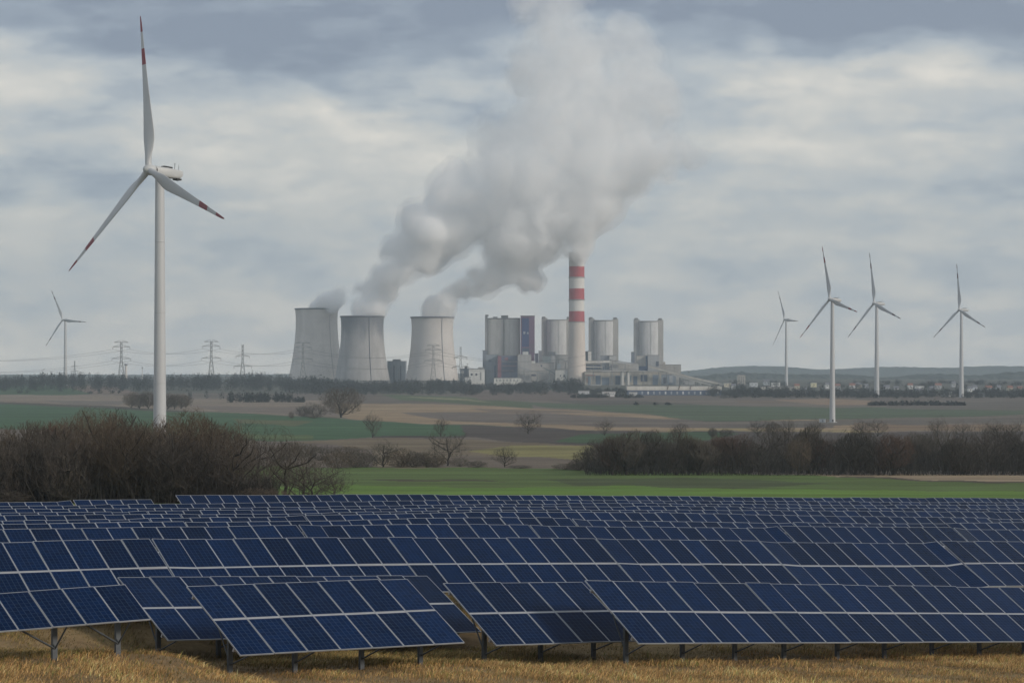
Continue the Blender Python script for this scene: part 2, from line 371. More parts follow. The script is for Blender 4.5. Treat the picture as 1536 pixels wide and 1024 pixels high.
def solar_table(name, label, curve, tan, nrows, cols_mode, clear, far=False, post_every=2.2, brace=True, parts_upper_only=False, group=None):
    """curve: list of world points along the BOTTOM edge, one per column boundary"""
    n=len(curve)-1; phi=math.atan(tan)
    perp=Vector((-math.sin(phi),math.cos(phi),0))
    base=curve[0].copy(); base.z-=clear
    root=thing(name,label,'solar table',base,group)
    up=(perp*math.cos(TAU)+Vector((0,0,math.sin(TAU))))
    frames=[]; lower=MB()
    for i in range(n):
        a,b=curve[i],curve[i+1]; X=(b-a).normalized(); Y=(up-X*up.dot(X)).normalized(); Zv=X.cross(Y)
        mid=(a+b)/2; sx=(b-a).length/1.007
        j1=random.uniform(-.006,.006)
        frames.append((a,b,X,Y,Zv))
        for r in range(nrows):
            p=mid+Y*(r*(1.64+.06))+Zv*random.uniform(-.006,.006)
            q=Matrix.Rotation(random.gauss(0,.006),3,X)
            Mx=Matrix(((X.x,Y.x,Zv.x),(X.y,Y.y,Zv.y),(X.z,Y.z,Zv.z))); Mx=(q@Mx).to_4x4()
            Mx=Matrix.Translation(p-base)@Mx@Matrix.Diagonal((sx,1,1,1))
            if parts_upper_only and r==0:
                for vv in (FAR,):
                    vs=[Mx@v.co for v in vv.vertices]
                    off=len(lower.v); lower.v.extend([tuple(v) for v in vs])
                    for pl in vv.polygons: lower.f.append([k+off for k in pl.vertices]); lower.m.append(pl.material_index); lower.sm.append(False)
                continue
            if far:
                o=link('solar_module',FAR,root); o.matrix_basis=Mx
            else:
                o=link('solar_module',MOD,root); o.matrix_basis=Mx
                link('module_frame',FRM,o)
    if lower.v:
        lo=lower.build('module_strip',[M['glass'],M['frame']],root); lo['kind']='stuff'; lo['label']='lower run of blue modules mostly hidden by the table before it'
    # rails: one in the module gap, two below the modules
    offs=[(1.64+.03,-.012,.022,.012)] if nrows==2 else []
    offs+=[(.36,-.085,.03,.05),(L2-.45 if nrows==2 else 1.3,-.085,.03,.05)]
    for (yo,zo,hw,hh) in offs:
        mb=MB()
        for a,b,X,Y,Zv in frames:
            vs=[]
            for e in (a,b):
                for s1,s2 in ((-1,-1),(1,-1),(1,1),(-1,1)): vs.append(e+Y*(yo+s1*hw)+Zv*(zo+s2*hh)-base)
            mb.add(vs,[(0,1,5,4),(1,2,6,5),(2,3,7,6),(3,0,4,7),(0,3,2,1),(4,5,6,7)])
        mb.build('rail',M['rail'],root)
    x=.35
    back=1.05 if nrows==2 else .75
    while x<n:
        i=int(x); a,b,X,Y,Zv=frames[i]; p=a+(b-a)*(x-i)
        d=back/math.cos(TAU); top=p+Y*d-Zv*.14; g=gz(top.x,top.y)-.15
        o=link('post',POST,root,(top.x-base.x,top.y-base.y,g-base.z)); o.rotation_euler=(0,0,phi); o.scale=(1,1,top.z-g)
        if brace:
            lo_=p+Y*.12-Zv*.13; q=Vector((top.x,top.y,g+.15+(top.z-g)*.22))
            mb=MB().bar(q-base,lo_-base,.026,n=5); 
            if nrows==1: mb.bar(q-base,p+(b-a).normalized()*-1.3+Y*.2-Zv*.13-base,.03,n=5)
            else: mb.bar(q-base,p+Y*(d+1.1)-Zv*.13-base,.026,n=5)
            mb.build('brace',M['steel'],root)
        x+=post_every*random.uniform(.93,1.07)
    return root
FL={'A1':'single-height blue solar table at the lower left corner, rising to the left on tall posts',
'A2':'long solar table half hidden behind the nearest one, its left two columns clear',
'A3':'nearest solar table, seven columns of large modules, reaching deepest into the dry grass',
'A5':'short five-column solar table between the nearest table and the long right-hand table',
'A6':'long front solar table filling the lower right above a line of posts'}
for n,a,b,tan,v,nc,nr,cl in FRONT:
    pts=[]
    P0=W(a[0],a[1],row_D(a[0],v,tan)); P1=W(b[0],b[1],row_D(b[0],v,tan))
    for k in range(nc+1):
        P=P0.lerp(P1,k/nc)
        pts.append(P)
    solar_table('solar_table',FL[n],pts,tan,nr,0,cl,post_every=2.05,group='front solar tables')
RL={'B':'first solar row behind the front tables, upper modules shown whole',
'C':'second solar row behind the front tables, half as tall as the one before',
'D':'third solar row behind the front tables, thin slanted band dipping at both ends',
'E':'fourth solar row behind the front tables, highest near the middle of the field',
'F':'fifth solar row behind the front tables, narrow strip of small blue modules',
'G':'sixth solar row behind the front tables, narrow strip in the far half of the field',
'H':'third solar row counted from the far edge of the field, thin strip of modules',
'I':'second solar row from the far edge of the field, thin strip just before the last',
'L':'short far solar row along the left bare trees, ending where the longest row begins',
'J':'farthest long solar row, top edge bordering the bright green meadow'}
for n,v,pts in ROWS:
    xs=np.array([p[0] for p in pts]); ysr=np.array([p[1] for p in pts])
    # smooth the control polyline a little
    fx=np.linspace(xs[0],xs[-1],200); fy=np.interp(fx,xs,ysr); ker=np.ones(15)/15; fy=np.convolve(np.pad(fy,7,mode='edge'),ker,'valid')
    hb=L2*math.cos(TAU); curve=[]; px=xs[0]
    def bottom(px):
        D=row_D(px,v,TAN); P=W(px,float(np.interp(px,fx,fy)),D); return Vector((P.x+SIN*hb,P.y-COS*hb,P.z-L2*math.sin(TAU)))
    cur=bottom(px); curve=[cur]
    while True:
        lo,hi=px,px+90
        for _ in range(24):
            m_=(lo+hi)/2
            if (bottom(m_)-cur).length<1.007: lo=m_
            else: hi=m_
        px=hi
        if px>xs[-1]: break
        cur=bottom(px); curve.append(cur)
    k=0; rb_=random.Random(n)
    while k<len(curve):
        m_=rb_.randint(8,13); dz=rb_.uniform(-.07,.07)*(1.0 if n in 'BCD' else .8)
        for q in curve[k:k+m_]: q.z+=dz
        k+=m_
    far=n not in 'BC'
    solar_table('solar_table',RL[n],curve,TAN,2,0,.6,far=far,post_every=2.2 if n=='B' else 6,brace=(n=='B'),parts_upper_only=(n!='B'),group='solar rows of the far field')
# ---------------------------------------------------------------- wind turbines
def turbine(label, base_px, D, hub_px, yaw, tilt, cone, ph, Rb, wt, wb, redtip=True, detail=False, base_y=None):
    gb=on_ground(base_px,D)
    if base_y is not None: gb.z=min(gb.z,(HY-base_y)/F*D)
    root=thing('wind_turbine',label,'wind turbine',gb,'white wind turbines')
    hub=W(hub_px[0],hub_px[1],D); yaw,tilt,cone,ph=map(R,(yaw,tilt,cone,ph))
    ax=Vector((math.sin(yaw)*math.cos(tilt),-math.cos(yaw)*math.cos(tilt),math.sin(tilt)))
    right=Vector((math.cos(yaw),math.sin(yaw),0)); up=ax.cross(right)
    if up.z<0: up=-up
    s=Rb/45.0
    over=(base_px-hub_px[0])/F*D/ (-ax.x) if abs(ax.x)>.2 else 4*s
    over=max(2.5*s,min(6.5*s,over))
    top=hub-ax*over; H=top.z-1.5*s-gb.z
    # tower leans nowhere: root moved under the nacelle
    root.location=(top.x,top.y,gb.z); base=Vector(root.location)
    tw=MB(); pr=[]
    for k in range(25):
        z=H*k/24; pr.append((wb+(wt-wb)*(k/24)**.9,z))
    tw.lathe(pr,40,cap_top=True)
    for k in (.27,.52,.77):
        r=wb+(wt-wb)*k**.9; tw.lathe([(r+.0,H*k-.12),(r+.035*s,H*k-.12),(r+.035*s,H*k+.12),(r,H*k+.12)],40)
    t_o=tw.build('tower',M['paint'],root)
    dr=MB().box(-.6*s,.6*s,-wb-.08,-wb+.3,.3,2.7*s); dr.build('door',M['steel'],t_o)
    MB().lathe([(wb*1.6,-1.0),(wb*1.6,.35),(wb*1.02,.36)],32).build('foundation',clad((.3,.3,.29),0),root)
    # nacelle along -ax
    Xn=-ax; Yn=right; Zn=up
    def loc(u,v,w): return hub-base+Xn*u+Yn*v+Zn*w
    nb=MB(); secs=[(1.75,1.15,1.1,-1.15),(2.3,1.4,1.3,-1.45),(6.0,1.5,1.4,-1.55),(10.0,1.4,1.25,-1.3),(10.9,1.1,1.05,-.5)]
    rings=[]
    for u,hw,zt,zb in secs:
        ring=[]
        for i in range(16):
            t=2*math.pi*i/16+math.pi/16; c_,s_=math.cos(t),math.sin(t)
            e=.45; yy=hw*abs(c_)**e*(1 if c_>0 else -1); zz=(zt if s_>0 else -zb)*abs(s_)**e*(1 if s_>0 else -1)
            ring.append(loc(u*s,yy*s,zz*s))
        rings.append(ring)
    vs=[p for r_ in rings for p in r_]; n=16
    nb.add(vs,[(k*n+i,k*n+(i+1)%n,(k+1)*n+(i+1)%n,(k+1)*n+i) for k in range(len(rings)-1) for i in range(n)],0,True)
    nb.add(rings[0],[tuple(range(n))]); nb.add(rings[-1],[tuple(range(n))[::-1]])
    nac=nb.build('nacelle',M['nacelle'],root)
    hb=MB()
    def lbox(mb,u0,u1,v0,v1,w0,w1):
        vs=[loc(u*s,v*s,w*s) for w in (w0,w1) for (u,v) in ((u0,v0),(u1,v0),(u1,v1),(u0,v1))]
        mb.add(vs,[(0,3,2,1),(4,5,6,7),(0,1,5,4),(1,2,6,5),(2,3,7,6),(3,0,4,7)])
    lbox(hb,4.6,7.4,-.9,.9,1.3,1.75); hb.build('cooler_box',M['dark'],nac)
    hb=MB(); lbox(hb,8.6,8.7,-.05,.05,1.4,3.0); lbox(hb,8.3,9.0,-.04,.04,2.9,3.0); lbox(hb,9.6,9.68,.5,.58,1.3,2.6); hb.build('wind_vane',M['steel'],nac)
    if detail:
        hb=MB(); lbox(hb,9.0,10.6,-1.1,1.1,-1.65,-1.2); hb.build('service_hatch',M['dark'],nac)
    hb=MB(); hb.lathe([(wt*1.02,0),(wt*1.02,1.6*s)],32,cap_top=True); hb.build('yaw_collar',M['nacelle'],root,(0,0,H-.3*s))
    # hub spinner
    sp=MB(); vs=[]; prof=[(2.0,1.72),(1.95,1.78),(.9,1.85),(-.3,1.75),(-1.2,1.35),(-1.8,.8),(-2.05,.25),(-2.08,.02)]
    for u,r_ in prof:
        for i in range(24):
            t=2*math.pi*i/24; vs.append(loc(u*s*.85,r_*s*.85*math.cos(t),r_*s*.85*math.sin(t)))
    sp.add(vs,[(k*24+i,k*24+(i+1)%24,(k+1)*24+(i+1)%24,(k+1)*24+i) for k in range(len(prof)-1) for i in range(24)],0,True)
    sp.add(vs[:24],[tuple(range(24))]); sp.build('hub',M['nacelle'],root)
    rg=MB(); vs=[]
    for u,r_ in ((1.78,1.55),(1.78,1.74),(2.12,1.74),(2.12,1.55)):
        for i in range(24):
            t=2*math.pi*i/24; vs.append(loc(u*s,r_*s*math.cos(t)*.8,r_*s*math.sin(t)*.8))
    rg.add(vs,[(k*24+i,k*24+(i+1)%24,(k+1)*24+(i+1)%24,(k+1)*24+i) for k in range(3) for i in range(24)],0,True); rg.build('rotor_gap',M['dark'],root)
    # blades; local +Z is the span
    key=('blade',round(Rb,2)); red=(.22,.03,.04) if redtip else (.10,.03,.035)
    wht=(.46,.47,.48)
    bm=bands_mat('blade_paint',2,[(Rb*.68,wht),(Rb*.785,red),(Rb*.895,wht),(Rb*2,red)],.42,.05,.3)
    st=[(.02,1.0,1.0,0,0),(.05,1.0,1.0,0,0),(.09,1.25,.85,8,.1),(.14,1.75,.62,13,.3),(.19,2.15,.42,12,.42),(.24,2.2,.33,10,.45),(.32,1.95,.27,8,.42),(.42,1.6,.22,6,.36),(.55,1.25,.17,4,.28),(.7,.92,.12,2,.2),(.85,.62,.08,1,.13),(.95,.42,.055,0,.09),(.99,.25,.035,0,.05),(1.0,.1,.02,0,.02)]
    bmsh=MB(); nn=18; vs=[]
    for f_,ch,th,tw_,offc in st:
        tw_=R(tw_+4); c_=ch*.92*s; th_=th*.92*s
        for i in range(nn):
            t=2*math.pi*i/nn; cx=math.cos(t); sy=math.sin(t)
            taper=1.0 if f_<.08 else (.55+.45*((1-cx)/2)**.5 if cx>0 else 1.0)
            x_=cx*c_+offc*s*1.6; y_=sy*th_*taper
            X_=x_*math.cos(tw_)-y_*math.sin(tw_); Y_=x_*math.sin(tw_)+y_*math.cos(tw_)
            Y_-=.012*Rb*f_**2*1.2
            vs.append((X_,Y_,f_*Rb))
    bmsh.add(vs,[(k*nn+i,k*nn+(i+1)%nn,(k+1)*nn+(i+1)%nn,(k+1)*nn+i) for k in range(len(st)-1) for i in range(nn)],0,True)
    bmsh.add(vs[-nn:],[tuple(range(nn))])
    bme=bmsh.mesh('blade',bm)
    for k in range(3):
        a=ph+k*2*math.pi/3
        d=((right*math.sin(a)+up*math.cos(a))*math.cos(cone)+ax*math.sin(cone)).normalized()
        # local y = downwind, local x = trailing direction
        y_=(-ax-d*(-ax).dot(d)).normalized(); x_=y_.cross(d)
        o=link('blade',bme,root)
        o.matrix_basis=Matrix.Translation(hub-base)@Matrix(((x_.x,y_.x,d.x),(x_.y,y_.y,d.y),(x_.z,y_.z,d.z))).to_4x4()
    return root
turbine('largest wind turbine, standing left behind the bare trees with red-banded blade tips',237.5,648,(223,254.5),-47.1,4.8,2.0,-8.5,47.6,1.35,2.02,True,True)
turbine('tallest wind turbine of the right-hand group, its base fully shown in the brown field',1249,1300,(1244.6,448.5),-62.2,5.5,3.9,-14.6,33.4,1.05,1.75)
turbine('wind turbine just right of the tallest right-hand one, base among the town trees',1315.5,2480,(1311,454.5),-64,3.8,1.4,-11,59.5,1.7,3.0,False)
turbine('rightmost wind turbine, alone at the right edge above the town',1442.5,2470,(1439,464.3),-62.6,2.8,1.0,-6.5,53,1.5,2.8,False)
turbine('faint distant wind turbine behind the long pale hall, smallest of the right-hand group',1179.5,3350,(1176.8,479),-68.8,4,2.7,-25.6,49.5,1.5,2.6,False)
turbine('small distant wind turbine left of the largest one',97,3330,(94,479.5),-28.8,3.1,3.6,-25,50,1.7,3.0,False)
# ---------------------------------------------------------------- power station
def cooling_tower(label, pc, half_top, half_base, ytop, D, m, stair_px, seed, lw=.55):
    b=on_ground(pc,D); k=D/F; H=(HY-ytop)*k-b.z
    root=thing('cooling_tower',label,'cooling tower',b,'concrete cooling towers')
    rt,rb=half_top*k,half_base*k; rth=rt*.965; zt=H*.86; prof=[]
    cc=zt/math.sqrt((rb/rth)**2-1)
    for i in range(29):
        z=7+(H-7)*i/28
        r=rth*math.sqrt(1+((z-zt)/cc)**2)
        if z>zt: r=rth+(rt-rth)*((z-zt)/(H-zt))**1.6
        prof.append((r,z))
    sh=MB().lathe(prof,80); inner=[(r-1.0,z) for r,z in prof[::-1]][:10]
    sh.lathe(inner,80); sh.build('shell',m,root)
    MB().lathe([(rt-1.0,H-1.8),(rt+.9,H-1.8),(rt+.9,H+.4),(rt-1.0,H+.4),(rt-1.0,H-1.8)],80).build('rim',mat('rim_concrete',(.12,.125,.15),.85,0,.25,(1,1,1),.3),root)
    lg=MB()
    for i in range(36):
        t0=2*math.pi*i/36
        for s_ in (-1,1):
            t1=t0+s_*math.pi/36; lg.bar((rb*1.0*math.cos(t0),rb*1.0*math.sin(t0),-1),(prof[0][0]*math.cos(t1)*.99,prof[0][0]*math.sin(t1)*.99,7.2),.5,n=5)
    lg.build('support_colonnade',clad((.25,.25,.25),0),root)
    # stair and cable run up the shell
    la=MB(); t=math.asin(max(-1,min(1,(stair_px-pc)/half_top)))
    pts=[((r+.5)*math.sin(t),-(r+.5)*math.cos(t),z) for r,z in prof]
    for a,c in zip(pts[:-1],pts[1:]): la.bar(a,c,lw,n=4,cap=False)
    la.build('ladder',mat('ladder_steel',(.10,.11,.15),.7),root)
    return root
cooling_tower('leftmost cooling tower, palest and tallest, standing behind the other two',475,32.3,43.5,463,3600,concrete_mat('tower_concrete_pale',(.64,.60,.56),.12,.0,1),497,1,.22)
cooling_tower('middle cooling tower, darkest, with rough weathered streaks on its shell',543.5,32.8,43,474.3,3430,concrete_mat('tower_concrete_dark',(.33,.325,.325),.26,.75,2,(66,98,12)),556,2)
cooling_tower('rightmost cooling tower, smooth grey shell with one thin dark line',648.5,32.2,41.5,475.5,3430,concrete_mat('tower_concrete_grey',(.52,.495,.475),.05,.25,3,(96,112,3)),664,3,.36)
# chimney
def chimney():
    D=3400; b=on_ground(865,D); k=D/F; H=(HY-379)*k-b.z
    root=thing('chimney','tall red and white banded chimney with a concrete lower shaft and smoke at its top','chimney',b)
    z=lambda y:(HY-y)*k-b.z
    cc=(.56,.50,.45); rd=(.36,.055,.065); wh=(.62,.60,.57)
    m=bands_mat('chimney_paint',2,[(z(483),cc),(z(466.8),rd),(z(449.8),wh),(z(432.9),rd),(z(416.2),wh),(z(399.8),rd),(999,wh)],.7,.16,.06,(1,1,.25))
    sh=MB(); pr=[(14.2*k-(14.2-11.6)*k*min(1,(i/20)*1.8),H*i/20) for i in range(21)]; sh.lathe(pr,56); sh.lathe([(r-1,zz) for r,zz in pr[::-1]][:3],56); sh.build('shaft',m,root)
    MB().lathe([(10.9*k,H-1),(11.9*k,H-1),(11.9*k,H+.6),(10.9*k,H+.6)],56).build('rim',M['lattice'],root)
    MB().bar((9*k,-5*k,H),(9*k,-5*k,H+10),.5).bar((9.5*k,-4*k,H),(9.5*k,-4*k,H+14),.25).build('lightning_rod',M['lattice'],root)
    for y in (416.2,449.8,483):
        p=MB(); r=11.75*k; p.lathe([(r,z(y)-.5),(r+.9,z(y)-.5),(r+.9,z(y)+.7),(r,z(y)+.7)],48); p.build('platform',clad((.3,.29,.29),0),root)
    la=MB(); la.bar((-10.6*k,-5.2*k,H*.5),(-10.6*k,-5.2*k,H),.3,n=4); la.build('ladder',M['lattice'],root)
chimney()
def boiler_house(label, x0,x1,ytop,D,kind=1,col=(.51,.515,.52)):
    k=D/F; xc=(x0+x1)/2; b=on_ground(xc,D); w=(x1-x0)/2*k; H=(HY-ytop)*k-b.z
    root=thing('boiler_house',label,'boiler house',b,'round-fronted boiler houses')
    def arc(a0,a1,dep,n=22): 
        return [((a0+a1)/2-(a1-a0)/2*math.cos(math.pi*i/n),-dep*math.sin(math.pi*i/n)) for i in range(n+1)]
    m=clad(col)
    spans=[(-w*.66,w*.64)] if kind==1 else [(-w*.86,w*.06),(w*.06,w*.98)]
    for a0,a1 in spans:
        dp=.30 if kind==1 else .20; poly=arc(a0,a1,(a1-a0)*dp)+[(a1,w*1.1),(a0,w*1.1)]
        mb=MB(); n=len(poly)
        vs=[(x,y,0) for x,y in poly]+[(x,y,H*.965) for x,y in poly]
        for i in range(n): mb.add([vs[i],vs[(i+1)%n],vs[n+(i+1)%n],vs[n+i]],[(0,1,2,3)],0,False)
        mb.add(vs[n:],[tuple(range(n))]); 
        o=mb.build('drum_wall',m,root)
        # parapet cap
        cp=[(x*1.0,y-.4) for x,y in arc(a0,a1,(a1-a0)*dp)]
        mb=MB()
        for (p,q) in zip(cp[:-1],cp[1:]): mb.bar((p[0],p[1],H*.965),(q[0],q[1],H*.965),.8,n=4,cap=False)
        mb.build('parapet',clad((.30,.30,.30),0),root)
    if kind==1:
        MB().box(-w,-w*.66,-w*.03,w*.9,0,H).build('stair_shaft',clad((.34,.345,.35)),root)
        MB().box(w*.64,w,-w*.05,w*.9,0,H*.99).build('lift_shaft',clad((.40,.39,.37)),root)
        MB().box(-w*.98,-w*.76,-w*.1,w*.3,H,H+1.8).box(-w*.7,-w*.6,0,2,H*.97,H*.985).build('roof_unit',M['lattice'],root)
        MB().box(w*.66,w*.9,-w*.1,w*.3,H*.99,H*.99+2.4).build('roof_unit',M['lattice'],root)
        mb=MB(); mb.bar((w*.1,-w*.40,H*.25),(w*.1,-w*.40,H*.95),.16,n=4); mb.build('downpipe',M['lattice'],root)
    else:
        MB().box(-w,-w*.86,-w*.1,w*.9,0,H).build('stair_shaft',clad((.34,.345,.35)),root)
        MB().box(-w*.99,-w*.8,-3,4,H,H+2).box(-w*.55,-w*.3,0,6,H*.965,H*.99).build('roof_unit',M['lattice'],root)
        MB().box(-w*.1,w*.3,-2,6,H*.965,H*1.01).build('roof_unit',M['lattice'],root)
        mb=MB(); mb.bar((w*.06,-2,H*.2),(w*.06,-2,H*.95),.3,n=4); mb.build('downpipe',M['lattice'],root)
    return root
boiler_house('leftmost boiler house, two joined round bays beside the purple lift tower',727.5,781,474,3470,2,(.56,.55,.53))
boiler_house('boiler house between the purple lift tower and the chimney, half behind the chimney',812.5,858,476.5,3480)
boiler_house('boiler house just right of the chimney, third of the round-fronted four',883.5,927.5,477.3,3480)
boiler_house('rightmost boiler house, standing apart at the end of the station',951.5,995,478.5,3480)
# ---- rectangular plant buildings
def building(label,x0,x1,y0,D,col,depth=None,ybase=None,name='industrial_building',cat='building',windows=None,roofcol=(.22,.22,.23),extra=None,openings=None,group=None,slope=0):
    k=D/F; xc=(x0+x1)/2; b=on_ground(xc,D)
    root=thing(name,label,cat,b,group); w=(x1-x0)/2*k; dep=depth or max(8,w*1.2)
    z=lambda y:(HY-y)*k-b.z
    zb=0 if ybase is None else z(ybase); zt=z(y0)
    mb=MB(); zt2=zt+slope
    mb.add([(-w,0,zb-1 if ybase is None else zb),(w,0,zb-1 if ybase is None else zb),(w,dep,zb-1 if ybase is None else zb),(-w,dep,zb-1 if ybase is None else zb),(-w,0,zt),(w,0,zt2),(w,dep,zt2),(-w,dep,zt)],[(0,3,2,1),(4,5,6,7),(0,1,5,4),(1,2,6,5),(2,3,7,6),(3,0,4,7)])
    mb.build('wall',clad(col),root)
    mb=MB(); e=.35
    mb.add([(-w-e,-e,zt+.02),(w+e,-e,zt2+.02),(w+e,dep+e,zt2+.02),(-w-e,dep+e,zt+.02),(-w-e,-e,zt+.9),(w+e,-e,zt2+.9),(w+e,dep+e,zt2+.9),(-w-e,dep+e,zt+.9)],[(0,3,2,1),(4,5,6,7),(0,1,5,4),(1,2,6,5),(2,3,7,6),(3,0,4,7)])
    mb.build('roof',clad(roofcol,0),root)
    for (wx0,wx1,wy0,wy1,wc) in (windows or []):
        X0=(wx0-xc)*k; X1=(wx1-xc)*k
        MB().box(X0,X1,-.25,.2,z(wy1),z(wy0)).build('window',clad(wc,.6),root)
    for (wx0,wx1,wy0,wy1,wc) in (openings or []):
        MB().box((wx0-xc)*k,(wx1-xc)*k,-.6,.2,z(wy1),z(wy0)).build('wall_panel',clad(wc),root)
    return root
DK=(.06,.075,.11); BL=(.13,.17,.25); BE=(.38,.36,.335); GR=(.28,.285,.29); WH=(.62,.62,.60); LB=(.33,.34,.345)
building('grey-blue block house between the middle and rightmost cooling towers',581,608,542,3500,(.20,.23,.27),40,windows=[(590,592,548,572,DK),(600,602,548,572,DK)],openings=[(589,601,538.6,542,(.16,.18,.21))])
building('dark low workshop behind the rightmost cooling tower, beside the white block',690,703,553,3460,(.10,.13,.18),windows=[(692,696,556,560,LB)],openings=[(697,701,548.5,553,DK)])
building('small white block right of the rightmost cooling tower',703.5,727,553.5,3420,WH,30,windows=[(706,709,560,563,DK),(713,716,560,563,DK),(720,722,558,570,GR)],openings=[(717,726,550.6,553.5,GR)])
building('pale low annex at the foot of the small white block',697,706,566,3400,(.5,.5,.5))
building('blue-grey stair block on the left end of the station',724,731,526,3465,(.22,.25,.30))
building('blue-shaded base hall under the leftmost boiler house',729,748,532,3440,(.25,.285,.33),windows=[(733,737,540,543,BL),(741,744,548,568,BL)])
building('dark red and blue steel-framed hall at the foot of the leftmost boiler house',746,777,533.5,3420,(.11,.13,.20),openings=[(746.5,752,534,566,(.23,.10,.13)),(753,776,541.5,543,(.30,.30,.33)),(753,774,548,549.3,(.30,.20,.23)),(753,770,555,556.2,(.28,.22,.26)),(757,762,536,540,(.26,.13,.16))])
lt=building('tall purple lift tower with dark glazed middle beside the leftmost boiler house',781,802,474,3450,(.27,.15,.24),24,windows=[(783,793.5,477,520,(.07,.10,.27))],openings=[(783,794,522,540,(.13,.16,.24)),(785,788,497,501,(.5,.5,.52)),(790.5,793,498,501,(.5,.5,.52)),(796,801,515,528,(.24,.16,.22))])
building('big plain beige block in front of the purple lift tower',776.5,797,532,3405,(.36,.355,.35),36,openings=[(784,792.5,527.3,532,(.55,.55,.54))],windows=[(778,779.5,545,562,GR)])
building('low beige hall left of the chimney with a dark loading bay',797,831,544.5,3410,(.37,.355,.34),windows=[(796.6,804,561,564,DK),(811,813,547,550,DK)],openings=[(797,803,541,544.5,WH)])
building('small dark tower between purple lift tower and second boiler house',802.5,807.5,530.5,3455,(.09,.09,.14))
building('blue-grey shaft left of the second boiler house base',808,813,526.8,3460,(.24,.25,.28))
building('pale square block at the foot of the second boiler house',813.5,826,533.5,3425,(.40,.43,.42),openings=[(822,833,527.5,533.5,GR)])
building('light tall annex in front of the second boiler house, touching the chimney',833,852,533,3430,(.42,.42,.41),windows=[(837,838,537,548,GR),(844,845.2,537,548,GR)])
building('pale little control house by the chimney foot with a glazed turret',833,851,554.5,3395,(.48,.48,.46),windows=[(840,841.5,562,565,DK),(845,847.5,562,565.5,DK)],openings=[(835.5,841,545.5,554.5,(.24,.27,.30))])
building('dark narrow stack house right behind the chimney',878,882,527.5,3440,(.14,.17,.20))
building('bright white narrow shaft right behind the chimney',882.2,887,527,3432,(.66,.65,.62))
building('long filter hall right of the chimney with dark open upper storey',877.5,903,545.5,3425,(.38,.37,.355),windows=[(879,901,547,553.5,(.08,.12,.21))],openings=[(877.8,889,561.5,563,DK)])
building('grey block at the foot of the third boiler house',901,914,533.6,3435,(.25,.27,.31))
building('light block with flat roof at the foot of the third boiler house',914,924,533.4,3430,(.42,.42,.41))
building('white silo house carrying dark pipes in front of the third boiler house',904,919,555,3395,(.50,.51,.52),windows=[(906,908,558,566,GR),(912,914,558,566,LB)])
building('beige stair tower right of the third boiler house',918.5,927.5,541.5,3412,(.37,.36,.34))
building('long beige turbine hall between the third and rightmost boiler houses',927,958,545,3425,(.36,.35,.33),windows=[(929,956,553,554,GR)],openings=[(928,931,541,545,GR),(935,950,543.4,545,(.3,.33,.38))])
building('dark shaft on the left side of the rightmost boiler house',947,952,528.5,3470,(.16,.19,.24))
building('beige bunker block at the foot of the rightmost boiler house',955,972,533.5,3432,(.40,.385,.36),windows=[(968.5,971.5,534,549,BL)],openings=[(958,972,549,557,(.11,.16,.28))])
building('grey tall base block in front of the rightmost boiler house',972,989,533,3420,(.33,.34,.35),windows=[(976,978,542,556,LB),(983,985,545,560,GR)],openings=[(984,988,542,549,DK)])
building('plain beige end hall right of the rightmost boiler house',989,1021.5,547.3,3440,(.36,.345,.32),30,openings=[(994,998,542.5,547.3,(.4,.38,.35))])
building('low yellow-grey hall along the foot of the station, with blue bays',877,992,558,3385,(.40,.37,.32),30,windows=[(893.5,901,563,577,(.10,.14,.20)),(903,914,566,578,(.14,.18,.24)),(923,931,563,577,(.09,.13,.19)),(937,947,563,573,(.20,.25,.31)),(950,956,564,577,(.09,.13,.19)),(961,971,562,572,(.06,.08,.13)),(979,987,562,577,(.16,.21,.28))],openings=[(878,893,561.8,563.5,(.28,.14,.13)),(931.5,936,563,578,(.48,.44,.36)),(972.5,977,560,578,(.48,.45,.38)),(880,884,566,573,(.4,.24,.2))])
building('small blue-grey sorting hall at the right end of the station',992,1014,562,3390,(.20,.245,.30),windows=[(995,1000,566,575,DK),(1004,1009,563,574,(.38,.40,.42))])
building('low grey shed under the sloping conveyor',1014,1042,571,3392,(.34,.35,.36),windows=[(1024,1027,573.5,576,DK)])
building('pale fence-like strip building in front of the red-framed hall',741,782,567,3380,(.58,.57,.53),8,windows=[(744+i*5.2,746+i*5.2,568.5,572,GR) for i in range(7)])
# conveyors
def conveyor(label,pts,D,h=2.6,col=(.42,.41,.38),supports=()):
    k=D/F; P=[W(x,y,D) for x,y in pts]; b=on_ground(pts[-1][0],D); root=thing('conveyor_bridge',label,'conveyor',b)
    mb=MB(); rf=MB()
    for a,c in zip(P[:-1],P[1:]):
        a=a-b; c=c-b; vs=[]
        for e in (a,c):
            for yy,zz in ((-2,-h/2),(2,-h/2),(2,h/2),(-2,h/2)): vs.append(e+Vector((0,yy,zz)))
        mb.add(vs,[(0,1,5,4),(1,2,6,5),(2,3,7,6),(3,0,4,7),(0,3,2,1),(4,5,6,7)])
        vs=[]
        for e in (a,c):
            for yy,zz in ((-2.3,h/2+.02),(2.3,h/2+.02),(2.3,h/2+.5),(-2.3,h/2+.5)): vs.append(e+Vector((0,yy,zz)))
        rf.add(vs,[(0,1,5,4),(1,2,6,5),(2,3,7,6),(3,0,4,7),(0,3,2,1),(4,5,6,7)])
    mb.build('gallery',clad(col),root); rf.build('roof',clad((.25,.25,.25),0),root)
    for sx in supports:
        sy=np.interp(sx,[p[0] for p in pts],[p[1] for p in pts]); t=W(sx,sy,D)-b; gz_=on_ground(sx,D).z-b.z
        MB().bar((t.x-1.2,0,gz_-.5),(t.x,0,t.z-h/2),.45,n=4).bar((t.x+1.2,0,gz_-.5),(t.x,0,t.z-h/2),.45,n=4).build('trestle',M['lattice'],root)
